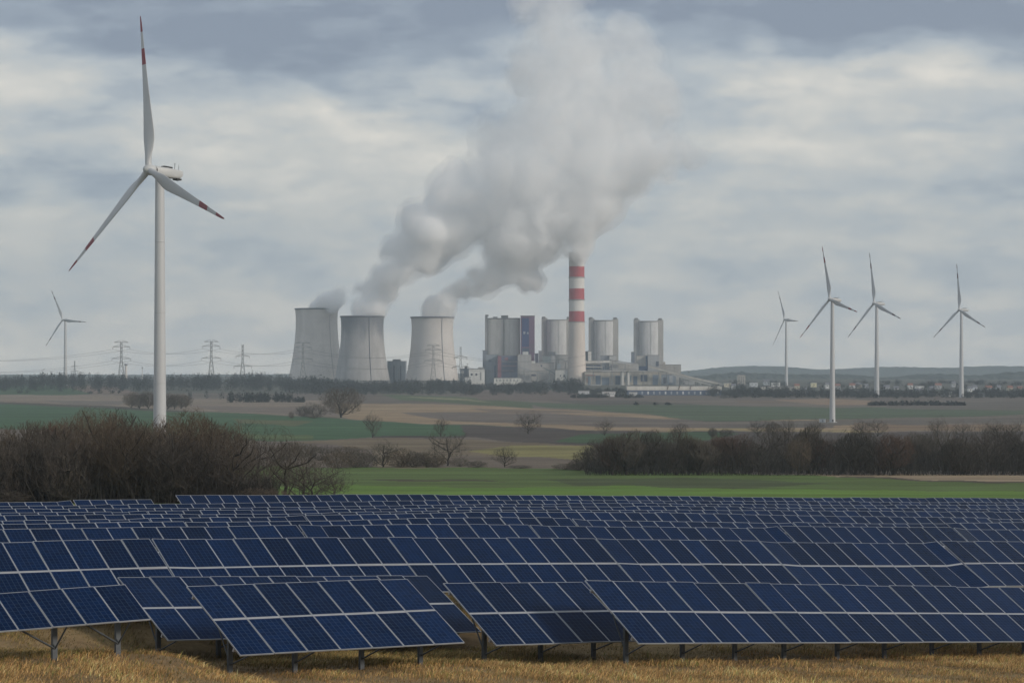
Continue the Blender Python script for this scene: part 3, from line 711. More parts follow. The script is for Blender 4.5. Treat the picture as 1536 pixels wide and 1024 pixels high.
conveyor('upper coal conveyor sloping down to the right from the rightmost boiler house',[(972,549),(1000,556.5),(1040,567),(1086,577)],3370,3.2,(.42,.40,.36),(1000,1020,1045,1065))
conveyor('lower coal conveyor sloping down below the upper one',[(1008,561.5),(1040,570.5),(1072,578.5)],3362,2.2,(.36,.36,.35),(1025,1050))
conveyor('white pipe gallery running right from the chimney',[(878,543),(924,542)],3415,3.4,(.58,.56,.52),(890,910))
conveyor('light bridge from the beige turbine hall to the third boiler house',[(925,542.5),(947,545.5)],3405,2.2,(.45,.46,.47),(938,))
conveyor('small dark conveyor dropping towards the control house left of the chimney',[(815,551.5),(828,558),(833,561.5)],3390,1.8,(.18,.21,.22),(824,))
def silo(label,px,ytop,w,D,col):
    k=D/F; b=on_ground(px,D); H=(HY-ytop)*k-b.z; r_=w*k/2; root=thing('storage_silo',label,'silo',b,'storage silos of the power station')
    MB().lathe([(r_,0),(r_,H)],24).build('drum',clad(col),root); MB().lathe([(r_+.3,H),(r_+.3,H+.5),(r_*.2,H+r_*.5),(.05,H+r_*.5)],24).build('roof',clad((.3,.3,.3),0),root)
    MB().bar((r_*.7,-r_*.8,0),(r_*.7,-r_*.8,H+1),.25,n=4).build('ladder',M['lattice'],root)
silo('pale silo in front of the beige turbine hall, nearer the beige stair tower',933.5,556,6,3375,(.50,.49,.46))
silo('pale silo in front of the beige turbine hall, nearer the rightmost boiler house',942,557,6,3375,(.50,.49,.46))
silo('small grey silo under the upper coal conveyor',1021,567,5,3380,(.42,.43,.44))
silo('smallest white silo near the foot of the lower coal conveyor',1050,573.5,4,3370,(.6,.6,.58))
silo('blue-grey silo at the chimney foot, right side',884,565,5,3378,(.25,.29,.34))
conveyor('thin pipe rack along the low yellow-grey hall',[(882,555.5),(950,556.2),(1008,558)],3372,1.3,(.45,.43,.40),(890,918,940,965,988))
conveyor('upper pipe rack over the long filter hall, with light cladding',[(879,550),(904,550.6)],3408,1.3,(.5,.49,.46),(885,898))
conveyor('short light duct between the second boiler house and the chimney',[(842,541),(856,543)],3400,1.8,(.48,.47,.45),(848,))
conveyor('ash duct in front of the beige block beside the purple lift tower',[(778,551),(799,557),(815,560)],3395,1.3,(.30,.31,.33),(786,806))
def mast(label,px,ytop,D):
    k=D/F; b=on_ground(px,D); H=(HY-ytop)*k-b.z; root=thing('light_mast',label,'mast',b,'light masts of the power station')
    MB().bar((0,0,0),(0,0,H),.35,.2,n=5).build('pole',M['lattice'],root); MB().box(-1.4,1.4,-.3,.3,H,H+.7).build('lamp_head',M['steel'],root)
mast('light mast left of the small white block',701,546,3380); mast('light mast before the dark red hall',765,556,3370); mast('light mast left of the chimney',848,550,3370)
mast('light mast above the white silo house',916,540,3380); mast('light mast at the right end hall',1012,552,3380); mast('light mast over the sloping conveyors',1033,558,3375); mast('light mast left end of the long hall',938,568,2640); mast('light mast right of the long hall',1094,566,2650)
# piping on the silo house
def pipes():
    b=on_ground(911,3393); root=thing('pipe_stack','cluster of dark pipes and ducts on top of the white silo house','pipes',(b.x,b.y,(HY-555)/F*3393))
    rr=random.Random(3)
    for i in range(5):
        mb=MB(); x=-6+i*3; z=rr.uniform(4,9); mb.bar((x,0,-.2),(x,0,z),.8,n=6); mb.bar((x,0,z),(x+rr.uniform(-4,4),-1,z+rr.uniform(-1,2)),.7,n=6); mb.build('duct',mat('duct',(.07,.09,.13),.5),root)
pipes()
# long white hall
def long_hall():
    D=2620; k=D/F; b=on_ground(1010,D); root=thing('long_hall','very long low hall with white front and dark blue lower wall before the station','hall',b)
    z=lambda y:(HY-y)*k-b.z
    w0,w1=(941-1010)*k,(1082-1010)*k
    MB().box(w0,w1,0,30,-1,z(585)).build('wall',clad((.085,.12,.19)),root)
    MB().box(w0-.4,w1+.4,-.5,30.5,z(585)+.02,z(579.3)).build('fascia',clad((.62,.59,.54),.4),root)
    rr=random.Random(5)
    for i in range(16):
        x=w0+4+(w1-w0-8)*i/15; MB().box(x-.9,x+.9,-.2,.2,z(591),z(587)).build('window',clad((.35,.38,.42) if i%3 else (.6,.6,.6),0),root)
    for x in (1001,1018,1035): MB().bar(((x-1010)*k,-1,z(584)),((x-1008.5)*k,-1,z(578.2)),.5,n=4).build('vent_pipe',mat('vent',(.2,.15,.13),.7),root)
long_hall()
building('low white canopy roof left of the long hall, before the filter hall',886,902,577.2,3330,(.60,.60,.58),10,ybase=579)
building('pale strip roof joining the canopy and the long hall',914,941,578.3,3325,(.52,.51,.48),12,windows=[(918+i*4,920+i*4,580,583,DK) for i in range(5)])
building('white gatehouse in front of the canopy roof by the dark trees',868,884,586.5,2580,(.52,.53,.55),10,windows=[(869.5+i*3.6,870.6+i*3.6,588.2,589.4,GR) for i in range(4)],name='gatehouse')
building('white delivery building in front of the power station, left of the long hall',904,923,588.2,2520,(.58,.56,.55),14,windows=[(905.5+i*3.5,906.7+i*3.5,590,591.3,GR) for i in range(5)],roofcol=(.45,.43,.42))
building('small white garage at the left end of the long hall',944,956,588.6,2540,(.60,.60,.60),10,windows=[(946+i*3,947.2+i*3,590,591.4,GR) for i in range(3)])
# ---------------------------------------------------------------- pylons and lines
def pylon(label, px, ytop, D, kind, ybase=None):
    b=on_ground(px,D); k=D/F; H=(HY-ytop)*k-b.z
    root=thing('electricity_pylon',label,'pylon',b,'lattice electricity pylons'); mb=MB()
    wb,wt=H*.085,H*.018; n=9; r=.27
    lv=[(i/n)**.85 for i in range(n+1)]
    wd=lambda t: wb+(wt-wb)*min(1,t/.62) if t<.62 else wt
    for i in range(n):
        z0,z1=H*lv[i],H*lv[i+1]; a,c=wd(lv[i]),wd(lv[i+1])
        for sx,sy in ((-1,-1),(1,-1),(1,1),(-1,1)): mb.bar((sx*a,sy*a,z0),(sx*c,sy*c,z1),r,n=4,cap=False)
        for (s0,s1) in (((-1,-1),(1,-1)),((1,-1),(1,1)),((1,1),(-1,1)),((-1,1),(-1,-1))):
            mb.bar((s0[0]*a,s0[1]*a,z0),(s1[0]*c,s1[1]*c,z1),r*.6,n=3,cap=False); mb.bar((s1[0]*a,s1[1]*a,z0),(s0[0]*c,s0[1]*c,z1),r*.6,n=3,cap=False)
    mb.build('lattice_body',M['lattice'],root)
    arms=[(.98,.16,0),(.88,.19,1),(.62,.21,1)] if kind==1 else [(.72,.16,1),(.48,.21,1)]
    tips=[]
    for zf,hw,ins in arms:
        z=H*zf; w=H*hw; mb=MB()
        for s_ in (-1,1):
            mb.bar((s_*wt,0,z),(s_*w,0,z),.34,n=4).bar((s_*wt,0,z+H*.045),(s_*w,0,z),.26,n=4)
            mb.bar((s_*w*.5,0,z),(s_*w*.5,0,z+H*.024),.2,n=3)
        ar=mb.build('crossarm',M['lattice'],root)
        if ins:
            for s_ in (-1,1): MB().bar((s_*w,0,z),(s_*w,0,z-H*.055),.3,n=4).build('insulator',M['lattice'],ar); tips.append(b+Vector((s_*w,0,z-H*.055)))
    return tips
pt={}
pt[182]=pylon('lattice pylon between the small distant turbine and the largest turbine tower',182,512,3250,1)
pt[317]=pylon('lattice pylon right of the largest turbine tower, broad crossarms',317,511,3250,1)
pt[364]=pylon('pointed lattice pylon left of the cooling towers',364,516.5,3250,2)
pt[453]=pylon('lattice pylon in front of the leftmost cooling tower',454.5,513,3250,1)
pt[650]=pylon('lattice pylon in front of the rightmost cooling tower',650,517,3250,1)
pt[691]=pylon('pointed lattice pylon right of the rightmost cooling tower',691,519.5,3300,2)
pylon('faint pale pylon just right of the small distant turbine',112,541,4400,2)
CN=['upper left','upper right','lower left','lower right']
for j in range(4):
    ends=[W(-330,(500,500,517,517)[j],3250)+Vector(((-1)**(j+1)*9,0,0))]+[pt[q][j] for q in (182,317,453,650)]+[W(905,(527,527,541,541)[j],3350)]
    mb=MB()
    for a,c in zip(ends[:-1],ends[1:]):
        L=(c-a).length; prev=None
        for i in range(25):
            t=i/24; p=a.lerp(c,t); p.z-=4*t*(1-t)*L*.055
            if prev is not None: mb.bar(prev,p,.16,n=3,cap=False)
            prev=p
    o=mb.build('power_cable',M['cable']); tag(o,f'sagging overhead cable on the {CN[j]} arm tips of the pylons','power cable','overhead power cables')
def far_stack(label,px,y0,w,D,col):
    b=on_ground(px,D); k=D/F; H=(HY-y0)*k-b.z; root=thing('distant_stack',label,'chimney',b)
    sh=MB().lathe([(w*k*.55,0),(w*k*.5,H*.5),(w*k*.42,H)],20,cap_top=True).build('shaft',clad(col,0),root)
    MB().lathe([(w*k*.45,H),(w*k*.62,H+.2),(w*k*.62,H+3),(w*k*.45,H+3.1)],16,cap_top=True).build('cap',clad((.25,.25,.27),0),root)
far_stack('pale slim chimney far away just right of the first lattice pylon',189,548,4,4300,(.62,.58,.54))
far_stack('tiny far-off mast with a dark head left of the largest turbine tower',213.5,552.5,1.6,4300,(.6,.6,.58))
far_stack('dark little mast rising from the treeline left of the cooling towers',393,562,1.6,3260,(.08,.09,.10))
# ---------------------------------------------------------------- trees
def tubes(segs, n):
    P0=np.array([s[0] for s in segs]); P1=np.array([s[1] for s in segs]); r0=np.array([s[2] for s in segs])[:,None]; r1=np.array([s[3] for s in segs])[:,None]
    d=P1-P0; d/=np.linalg.norm(d,axis=1)[:,None]+1e-9
    ref=np.where(np.abs(d[:,2:3])<.9,np.array([[0,0,1.]]),np.array([[1.,0,0]])); u=np.cross(d,ref); u/=np.linalg.norm(u,axis=1)[:,None]; w=np.cross(d,u)
    m=len(segs); V=np.empty((m,2*n,3))
    for i in range(n):
        t=2*np.pi*i/n; o=u*np.cos(t)+w*np.sin(t); V[:,i]=P0+o*r0; V[:,n+i]=P1+o*r1
    b=np.arange(m)[:,None]*2*n
    Fc=np.concatenate([b+[i,(i+1)%n,n+(i+1)%n,n+i] for i in range(n)])
    return V.reshape(-1,3),Fc
def grow(seed, H=10.0, wid=.9, zb=.18, fork=.2, limbs=9, n2=110, n3=850, n4=5200, twig_r=.013, multi=1, lobes=.18, rise=.10):
    """bare tree whose limbs, branches and twigs fill an uneven dome; every shoot starts on the nearest lower wood"""
    g=np.random.default_rng(seed); trunk=[]; crown=[]
    c0=np.array([0,0,H*(zb+(1-zb)*.46)]); rad=np.array([wid*H/2,wid*H/2,H*(1-zb)*.53]); pa=g.uniform(0,6.28,6)
    def pts(n,pw,lo=0.0):
        u=g.normal(size=(n,3)); u/=np.linalg.norm(u,axis=1)[:,None]
        k=1+lobes*(np.sin(u[:,0]*4+pa[0])*np.sin(u[:,1]*4+pa[1])+.7*np.sin(u[:,2]*6+u[:,0]*5+pa[2]))
        r=(lo+(1-lo)*g.random(n)**pw)*k; p=c0+u*rad*r[:,None]
        p[:,2]=np.where(p[:,2]<H*zb*.6,H*zb*.6+g.random(n)*H*.2,p[:,2]); return p
    nodes=[]; nr=[]
    def path(a,b,r0,r1,n,bend,out,store=True):
        d=b-a; L=np.linalg.norm(d); m=a+d*.5+np.array([0,0,-bend*L])*np.array([1,1,1])+g.normal(size=3)*L*.06
        prev=a
        for q in range(1,n+1):
            t=q/n; p=a*(1-t)**2+m*2*t*(1-t)+b*t*t
            if q<n: p=p+g.normal(size=3)*L*.02
            out.append((prev,p,r0+(r1-r0)*(q-1)/n,r0+(r1-r0)*q/n)); prev=p
            if store: nodes.append(p); nr.append(r0+(r1-r0)*t)
    stems=[np.array([0,0,-.3])]*multi
    for st in stems:
        top=st+np.array([g.normal(0,(.03 if multi==1 else .14)*H),g.normal(0,(.03 if multi==1 else .14)*H),H*(.62 if multi==1 else .4)])
        path(st,top,H*.025/multi**.4,H*.007,7,0,trunk)
    n0=np.array(nodes)
    for p in pts(limbs,.25,.45):
        ok=n0[n0[:,2]<max(p[2]-.18*H,H*fork*1.3)]; ok=ok if len(ok) else n0[:1]
        a=ok[np.argmin(np.linalg.norm(ok-(p-np.array([0,0,.30*H])),axis=1))]
        path(a,p,H*.0135,H*.0045,5,.10,trunk)
    for (n,pw,lo,sh,r0,r1,seg) in ((n2,.34,.15,.16,H*.0042,H*.0018,3),(n3,.33,.1,rise,max(H*.0018,twig_r*1.2),twig_r,2)):
        N=np.array(nodes); P=pts(n,pw,lo)
        for p in P:
            d=N-(p-np.array([0,0,sh*H])); a=N[np.argmin((d*d).sum(1))]; path(a,p,r0,r1,seg,.05,crown)
    N=np.array(nodes[-n3*2:]); P=pts(n4,.30,.1)*1.0
    for k in range(0,n4,500):
        q=P[k:k+500]; d=((q[:,None,:]-np.array([0,0,rise*.6*H])-N[None])**2).sum(2); A=N[np.argmin(d,1)]
        for a,p in zip(A,q):
            L=np.linalg.norm(p-a); mx=.13*H
            if L>mx: p=a+(p-a)*mx/L
            m_=a+(p-a)*.5+g.normal(size=3)*L*.05-np.array([0,0,.03*L]); crown.append((a,m_,twig_r,twig_r*.85)); crown.append((m_,p,twig_r*.85,twig_r*.55))
    return trunk,crown
def tree_variant(name, seed, crown_mat, **kw):
    t,c=grow(seed,**kw)
    tv,tf=tubes(t,6); cv,cf=tubes(c,3)
    zt=np.vstack([tv,cv]); wdt=(np.percentile(cv[:,0],98)-np.percentile(cv[:,0],2))
    return dict(trunk=np_mesh('trunk',tv,tf,M['bark'],None,True),crown=np_mesh('crown',cv,cf,crown_mat),h=kw.get('H',10.0),w=wdt)
V={}
V['round1']=tree_variant('t',11,M['twig'],H=10,wid=.95,limbs=11,n4=6200,rise=.07)
V['round2']=tree_variant('t',12,M['twig'],H=10,wid=.80,limbs=10,n4=5600,rise=.07)
V['tall1']=tree_variant('t',13,M['twig_grey'],H=10,wid=.58,limbs=9,zb=.2,rise=.10,n4=4600)
V['tall2']=tree_variant('t',14,M['twig_red'],H=10,wid=.60,limbs=9,zb=.16,rise=.10,n4=4800)
V['open1']=tree_variant('t',15,M['twig_grey'],H=10,wid=.85,limbs=8,n2=60,n3=300,n4=1100,zb=.26,lobes=.28)
V['open2']=tree_variant('t',16,M['twig_dark'],H=10,wid=1.0,limbs=9,n2=70,n3=360,n4=1500,zb=.2,lobes=.30)
V['shrub1']=tree_variant('t',17,M['twig_grey'],H=4,wid=1.25,zb=.02,limbs=9,n2=70,n3=420,n4=2600,multi=4,twig_r=.011)
V['shrub2']=tree_variant('t',18,M['twig'],H=4,wid=1.1,zb=.02,limbs=9,n2=70,n3=420,n4=2600,multi=4,twig_r=.011)
V['dark1']=tree_variant('t',19,M['twig_dark'],H=10,wid=.75,limbs=11,zb=.08,n4=6000,rise=.07)
def plant(var,label,px,D,ytop,width=None,group=None,name='tree',cat='tree',sink=0.0):
    b=on_ground(px,D); H=(HY-ytop)/F*D-b.z; v=V[var]; s=max(.05,H/v['h'])
    root=thing(name,label,cat,b,group,random.uniform(0,6.28))
    sx=s if width is None else (width/F*D)/v['w']
    root.scale=(sx,sx,s)
    link('trunk',v['trunk'],root); link('crown',v['crown'],root)
    return root
ORD=['first','second','third','fourth','fifth','sixth','seventh','eighth','ninth','tenth','eleventh','twelfth','thirteenth','fourteenth','fifteenth','sixteenth','seventeenth','eighteenth','nineteenth','twentieth','twenty-first','twenty-second','twenty-third','twenty-fourth','twenty-fifth','twenty-sixth','twenty-seventh','twenty-eighth','twenty-ninth','thirtieth','thirty-first','thirty-second','thirty-third','thirty-fourth','thirty-fifth','thirty-sixth','thirty-seventh','thirty-eighth','thirty-ninth','fortieth']
LOOK={'round1':'broad brown bare tree','round2':'rounded brown bare tree','tall1':'upright grey bare tree','tall2':'upright reddish bare tree','open1':'open airy bare tree','open2':'dark spreading bare tree','dark1':'dense dark bare tree','shrub1':'grey leafless shrub','shrub2':'brown leafless shrub'}
# left wood beyond the panels  (px, D, ytop, width, variant)
LW=[(-52,246,640,95,'round1'),(-12,262,644,90,'round2'),(10,240,652,80,'dark1'),(34,258,638,85,'round1'),(62,247,633,75,'tall1'),(88,262,628,80,'tall2'),(100,240,640,85,'dark1'),(122,255,621,85,'round2'),(150,245,616,95,'round1'),(176,262,617,95,'tall1'),(190,241,640,95,'round2'),(208,256,634,90,'round1'),(238,244,636,80,'open1'),(246,262,631,80,'tall1'),(262,240,650,90,'dark1'),(283,256,622,105,'round2'),(312,246,626,110,'round1'),(338,262,634,95,'round2'),(352,241,640,110,'open2'),(388,254,646,95,'open2'),(425,246,660,95,'open1'),(452,258,680,80,'open1'),(470,243,694,95,'open2'),(500,255,714,50,'open1')]
for i,(px,D,yt,w,va) in enumerate(LW):
    plant(va,f'{LOOK[va]} {ORD[i]} from the left in the wood behind the panels',px,D,yt-3+(i*7%5-2)*1.8,w*.98,'bare trees of the left wood')
LS=[(6,237,735),(398,238,731)]
for i,(px,D,yt) in enumerate(LS):
    plant('shrub2' if i%2 else 'shrub1',f'{LOOK["shrub2" if i%2 else "shrub1"]} {ORD[i]} from the left at the foot of the left wood',px,D,yt,80,'shrubs under the left wood','shrub','shrub')
# right wood
xs=[]; x=884
rw=random.Random(21); i=0
seq=['shrub1','dark1','dark1','round2','dark1','shrub2','tall1','dark1','round1','dark1','tall2','dark1']
while x<1600 and i<40:
    va=rw.choice(['dark1','open2','round2','tall1','tall2','open1','tall1']) if x>905 else 'dark1'
    yt={0:672}.get(i, 650+rw.uniform(-7,9)); 
    if x>1120: yt-=rw.choice([0,3,0,10,14])
    D=rw.choice([488,505,530]); 
    plant(va,f'{LOOK[va]} {ORD[i]} from the left in the dark right-hand wood',x,D,yt,rw.uniform(38,56),'trees of the right-hand wood')
    x+=rw.uniform(15,21); i+=1
# single trees in the valley
IT=[('round1',512,626,580,58,'big round bare tree alone at the tan field, left of the middle cooling tower'),
('open1',559,656,618,26,'slim bare tree at the lower edge of the green field'),
('open1',661,654,625,20,'thin sparse bare tree just above the round tree in the valley middle'),
('open2',671,698,645,56,'large forked bare tree in the valley hedge, middle of the view'),
('open1',574,700,660,44,'grey bare tree in the valley hedge left of the large forked one'),
('open2',757,700,669,38,'small open bare tree at the meadow edge right of the large forked one'),
('open2',793,651,616,38,'neat round bare tree alone on the dark field below the chimney foot'),
('open1',907,653,628,24,'thin bare tree alone right of the neat round one'),
('open2',1020,655,633,30,'low wide bare tree above the left end of the right-hand wood'),
('dark1',1069,655,641,14,'small dark conical tree behind the right-hand wood'),
('shrub1',1090,655,642,22,'grey bush behind the right-hand wood beside the conical tree'),
('open2',1137,655,628,30,'rounded bare tree behind the right-hand wood, left of the tall turbine'),
('round2',1160,656,632,24,'twin companion bare tree beside the rounded one left of the tall turbine'),
('open1',1182,662,626,22,'sparse bare tree behind the right-hand wood, left of the tall turbine base'),
('open1',1221,662,628,28,'wide sparse bare tree just left of the tall turbine base'),
('open2',1292,655,629,32,'bare tree of a pair right of the tall turbine base, nearer it'),
('open1',1317,654,627,30,'bare tree of a pair right of the tall turbine base, farther from it'),
('open1',1405,654,628,24,'lone bare tree behind the wood under the rightmost turbine, left side'),
('open1',1443,662,632,30,'round bare tree behind the wood under the rightmost turbine'),
('open1',1490,660,629,34,'bare tree behind the wood near the right edge'),
('shrub1',472,627,603,34,'pale thin thicket tree left of the big round tree'),
('shrub1',455,625,607,22,'small pale thicket at the field path, left of the big round tree'),
('shrub2',437,627,617,8,'tiny round bush on the green field edge'),
('open1',1519,655,632,26,'bare tree at the right edge of the view behind the wood')]
for va,px,yb,yt,w,lab in IT:
    plant(va,lab,px,D_of_y(yb),yt,w,'single bare trees in the valley')
GT=[(197,612,588,20),(209,613,587,22),(222,613,586,22),(236,614,588,18),(252,614,589,20),(262,614,590,18),(272,613,590,22),(279,612,592,16)]
for i,(px,yb,yt,w) in enumerate(GT):
    plant(['round2','round1'][i%2],f'dark tree {ORD[i]} from the left in the copse behind the largest turbine tower',px,D_of_y(yb),yt,w*1.15,'trees of the small copse')
HB=[(508,702,676,40),(532,701,672,40),(548,700,678,36),(600,700,672,40),(622,700,675,38),(640,700,674,36),(652,700,682,30),(690,699,686,26),(715,701,690,24),(430,690,662,40),(455,686,663,36),(480,690,667,40),(520,685,668,40),(780,702,697,30),(850,704,694,34),(868,705,690,30)]
for i,(px,yb,yt,w) in enumerate(HB):
    va='shrub1' if i%3 else 'shrub2'
    plant(va,f'{LOOK[va]} {["beside the grey bare tree","in the valley hedge","near the meadow edge","on the scrubby slope"][0 if i<3 else 1 if i<7 else 2 if i<9 or i>12 else 3]}, number {i+1} in the hedge',px,D_of_y(yb),yt,w*1.2,'shrubs of the valley hedge','shrub','shrub')
# far treelines: leaf-clump crowns, one mass each
def clumps(spec, name, label, seed, mat_, facet=1.6, n=110):
    r=np.random.default_rng(seed); VV=[]; FF=[]; off=0
    for px,D,yt,w in spec:
        b=on_ground(px,D); k=D/F; H=(HY-yt)*k-b.z; ww=w*k/2
        m=int(n*r.uniform(.8,1.2)); u=r.normal(size=(m,3)); u/=np.linalg.norm(u,axis=1)[:,None]; rad=r.random((m,1))**.4
        lob=1+.25*np.sin(u[:,:1]*5+px)+.2*np.cos(u[:,2:]*6+px*.7)
        c=u*rad*lob*np.array([ww,ww,H*.46])+np.array([0,0,H*.53])
        low=r.random(m)<.25; c[low,2]=r.random(low.sum())*H*.5
        c[:,2]=np.clip(c[:,2],0,H*1.02)
        e=r.normal(size=(m,3,3))*facet*np.array([.6,.6,.75])
        tri=c[:,None,:]+e+np.array(b); tri[:,:,2]=np.maximum(tri[:,:,2],b.z-.5)
        VV.append(tri.reshape(-1,3)); FF.append(np.arange(off,off+3*m).reshape(-1,3)); off+=3*m
    o=link(name,np_mesh(name,np.vstack(VV),np.vstack(FF),mat_)); tag(o,label,'trees',None,'stuff')
r=random.Random(33); sp=[]
for i in range(400):   # left treeline under the pylons
    px=r.uniform(-260,450); top=np.interp(px,[-260,0,60,130,200,260,330,400,450],[561,561,557,556,561,559,558,557,562])
    D=r.uniform(2850,3300); sp.append((px,D,top+abs(r.gauss(0,4))+(-3 if r.random()<.06 else 1),r.uniform(8,16)))
for i in range(330):   # in front of the cooling towers and the station
    px=r.uniform(430,880); top=np.interp(px,[430,470,520,560,620,700,760,800,860,880],[564,562,568,570,567,574,574,570,563,569])
    D=r.uniform(2620,3180); sp.append((px,D,top+abs(r.gauss(0,4)),r.uniform(8,18)))
for i in range(26): px=r.uniform(640,705); sp.append((px,3150,r.uniform(566,574),8))
clumps(sp,'treeline','long hazy blue-grey line of trees along the foot of the power station','t'and 41,M['far_tree'],.85,300)
sp=[]
for i in range(360):   # belt in front of the town
    px=r.uniform(1060,1800); D=r.uniform(2430,2700); top=np.interp(px,[1060,1150,1230,1300,1400,1536],[576,577,580,582,582,581])
    sp.append((px,D,top+abs(r.gauss(0,5)),r.uniform(8,18)))
for i in range(130): sp.append((r.uniform(1085,1790),r.uniform(3000,3700),r.uniform(568,577),r.uniform(8,18)))
for i in range(26): sp.append((r.uniform(880,942),r.uniform(2600,2900),r.uniform(580,586),r.uniform(8,14)))
for i in range(34): sp.append((r.uniform(855,965),r.uniform(2440,2500),591+r.uniform(-2,3),r.uniform(7,14)))
for i in range(150): sp.append((r.uniform(1090,1800),r.uniform(2450,2600),584+r.uniform(-7,4),r.uniform(6,13)))
clumps(sp,'town_trees','belt of dark trees in front of and among the town houses on the right',42,M['far_tree'],.8,220)
sp=[]
for i in range(70): px=r.uniform(345,455); sp.append((px,D_of_y(603),587+abs(r.gauss(0,2))+(8 if px>440 else 0),r.uniform(8,14)))
for px in (285,310,332,30,42,135,150,168,180): sp.append((px,D_of_y(598 if px>200 else 590),r.uniform(582,588),9))
for i in range(60): px=r.uniform(1305,1445); sp.append((px,D_of_y(608),599+abs(px-1370)*.05+abs(r.gauss(0,1.5)),r.uniform(6,12)))
for i in range(4): sp.append((r.uniform(930,1010),D_of_y(607),604+r.uniform(-1,2),8))
clumps(sp,'hedgerow','low dark hedgerow strips crossing the far fields',43,M['far_tree'],1.0,70)
# undergrowth that fills the right wood
def brush(name,label,seed,px0,px1,D0,D1,yt_fn,n,mat_,hfix=None):
    rr=np.random.default_rng(seed); px=rr.uniform(px0,px1,n); D=rr.uniform(D0,D1,n); x=(px-CX)/F*D; z=ground(x,D)
    yt=np.array([yt_fn(p) if yt_fn else 0 for p in px]); H=((HY-yt)/F*D-z)*rr.uniform(.25,1.0,n); H=np.maximum(H,.8) if hfix is None else hfix*rr.uniform(.3,1,n)*(np.sin(x*.11+D*.05)+np.sin(D*.13-x*.03)>-.3)+.05
    segs=[]; p0=np.c_[x,D,z-.1]; d=np.c_[rr.normal(0,.28,n),rr.normal(0,.28,n),np.ones(n)]
    p1=p0+d*H[:,None]*.6; p2=p1+(d+np.c_[rr.normal(0,.3,n),rr.normal(0,.3,n),np.zeros(n)])*H[:,None]*.4
    sg=[(p0[i],p1[i],.05,.035) for i in range(n)]+[(p1[i],p2[i],.035,.015) for i in range(n)]
    for q in range(5):
        t=rr.random((n,1)); s=p1+(p2-p1)*t if q>1 else p0+(p1-p0)*(.4+.6*t); e=s+np.c_[rr.normal(0,.6,n),rr.normal(0,.6,n),rr.uniform(.2,1.0,n)]*H[:,None]*.22
        sg+= [(s[i],e[i],.025,.012) for i in range(n)]
    v,f=tubes(sg,3); o=link(name,np_mesh(name,v,f,mat_)); tag(o,label,'undergrowth',None,'stuff')
brush('undergrowth','dense dark stems and brush filling the right-hand wood',51,878,1640,482,556,lambda p: 664 if p>900 else 684,5200,M['brush_shaded'])
brush('undergrowth','dense dark stems and brush filling the left wood behind the panels',52,-70,410,238,270,lambda p: 672 if p<330 else 712,4200,M['brush_shaded'])
# ---------------------------------------------------------------- hills
def hills():
    mt=mat('wooded_hills',(.035,.045,.032),.95,0,.5,(.01,.01,.02),1.0)
    def ridge(name,label,D,pts,depth,seed,rough):
        rr=np.random.default_rng(seed); px=np.arange(pts[0][0],pts[-1][0],1.2); yt=np.interp(px,[p[0] for p in pts],[p[1] for p in pts])
        ker=np.ones(25)/25; yt=np.convolve(np.pad(yt,12,mode='edge'),ker,'valid')
        n=len(px); m=15; s=np.linspace(-1,1,m); V=np.empty((n,m,3))
        for j in range(m):
            Dj=D+s[j]*depth; x=(px-CX)/F*D*(1+.0*s[j]); base=-(y_of_D(Dj)-HY)*Dj/F-6
            top=(HY-yt)/F*D; bump=math.cos(s[j]*math.pi/2)**.8
            nz=np.convolve(rr.normal(0,1,n),[.3,.5,.3],'same')*rough*(bump**.5)
            V[:,j]=np.c_[x,np.full(n,Dj),base+(top-base)*bump+nz]
        i=np.arange(n*m).reshape(n,m); Fc=np.c_[i[:-1,:-1].ravel(),i[1:,:-1].ravel(),i[1:,1:].ravel(),i[:-1,1:].ravel()]
        o=link(name,np_mesh(name,V.reshape(-1,3),Fc,mt)); tag(o,label,'hills',None,'structure')
    ridge('hills','low wooded hill ridge on the horizon at right',8200,[(900,562),(1030,557),(1080,551),(1130,548.5),(1170,550),(1230,555),(1270,553),(1330,550.5),(1420,552),(1470,549.5),(1560,549),(1700,552),(2100,556),(2700,561)],900,61,2.0)
    ridge('hills','nearer wooded rise behind the town under the right-hand turbines',5200,[(1040,566),(1100,559),(1180,562),(1240,563),(1260,561),(1310,567),(1350,568),(1380,561),(1440,562),(1470,567),(1500,560),(1560,557),(1700,561),(2000,566)],420,62,2.4)
    ridge('hills','flat wooded horizon strip far behind the left treeline',8600,[(-1400,561),(-300,560),(0,562),(300,562),(600,560),(900,561)],700,63,1.5)
hills()
# ---------------------------------------------------------------- town
def house(label,px,yb,w,h,D,wall,roof,gable=True,lit=None):
    k=D/F; b=W(px,yb,D); b.z=on_ground(px,D).z; root=thing('town_house',label,'house',b,'houses of the town'); hw=w*k/2; z0=(HY-yb)*k-b.z; H=max(h*k,3)+max(z0,0)
    if z0>1: H=max(H,z0+h*k*.5)
    MB().box(-hw,hw,0,9,-1,H).build('wall',clad(wall,0),root)
    if gable:
        MB().add([(-hw-.4,-.5,H+.02),(hw+.4,-.5,H+.02),(hw+.4,9.5,H+.02),(-hw-.4,9.5,H+.02),(-hw-.4,4.5,H+3),(hw+.4,4.5,H+3)],[(0,3,2,1),(0,1,5,4),(2,3,4,5),(1,2,5),(3,0,4)]).build('roof',clad(roof,0),root)
    else: MB().box(-hw-.2,hw+.2,-.3,9.3,H+.02,H+.6).build('roof',clad(roof,0),root)
    n=max(1,int(hw/2.2))
    for i in range(n):
        x=-hw+2*hw*(i+.5)/n
        MB().box(x-.6,x+.6,-.12,.1,H*.5,H*.5+1.5).build('window',lit if lit and i==0 else M['dark'],root)
wl,t_,b_=newmat('lit_window'); b_.inputs['Emission Color'].default_value=(1,.62,.28,1); b_.inputs['Emission Strength'].default_value=.9
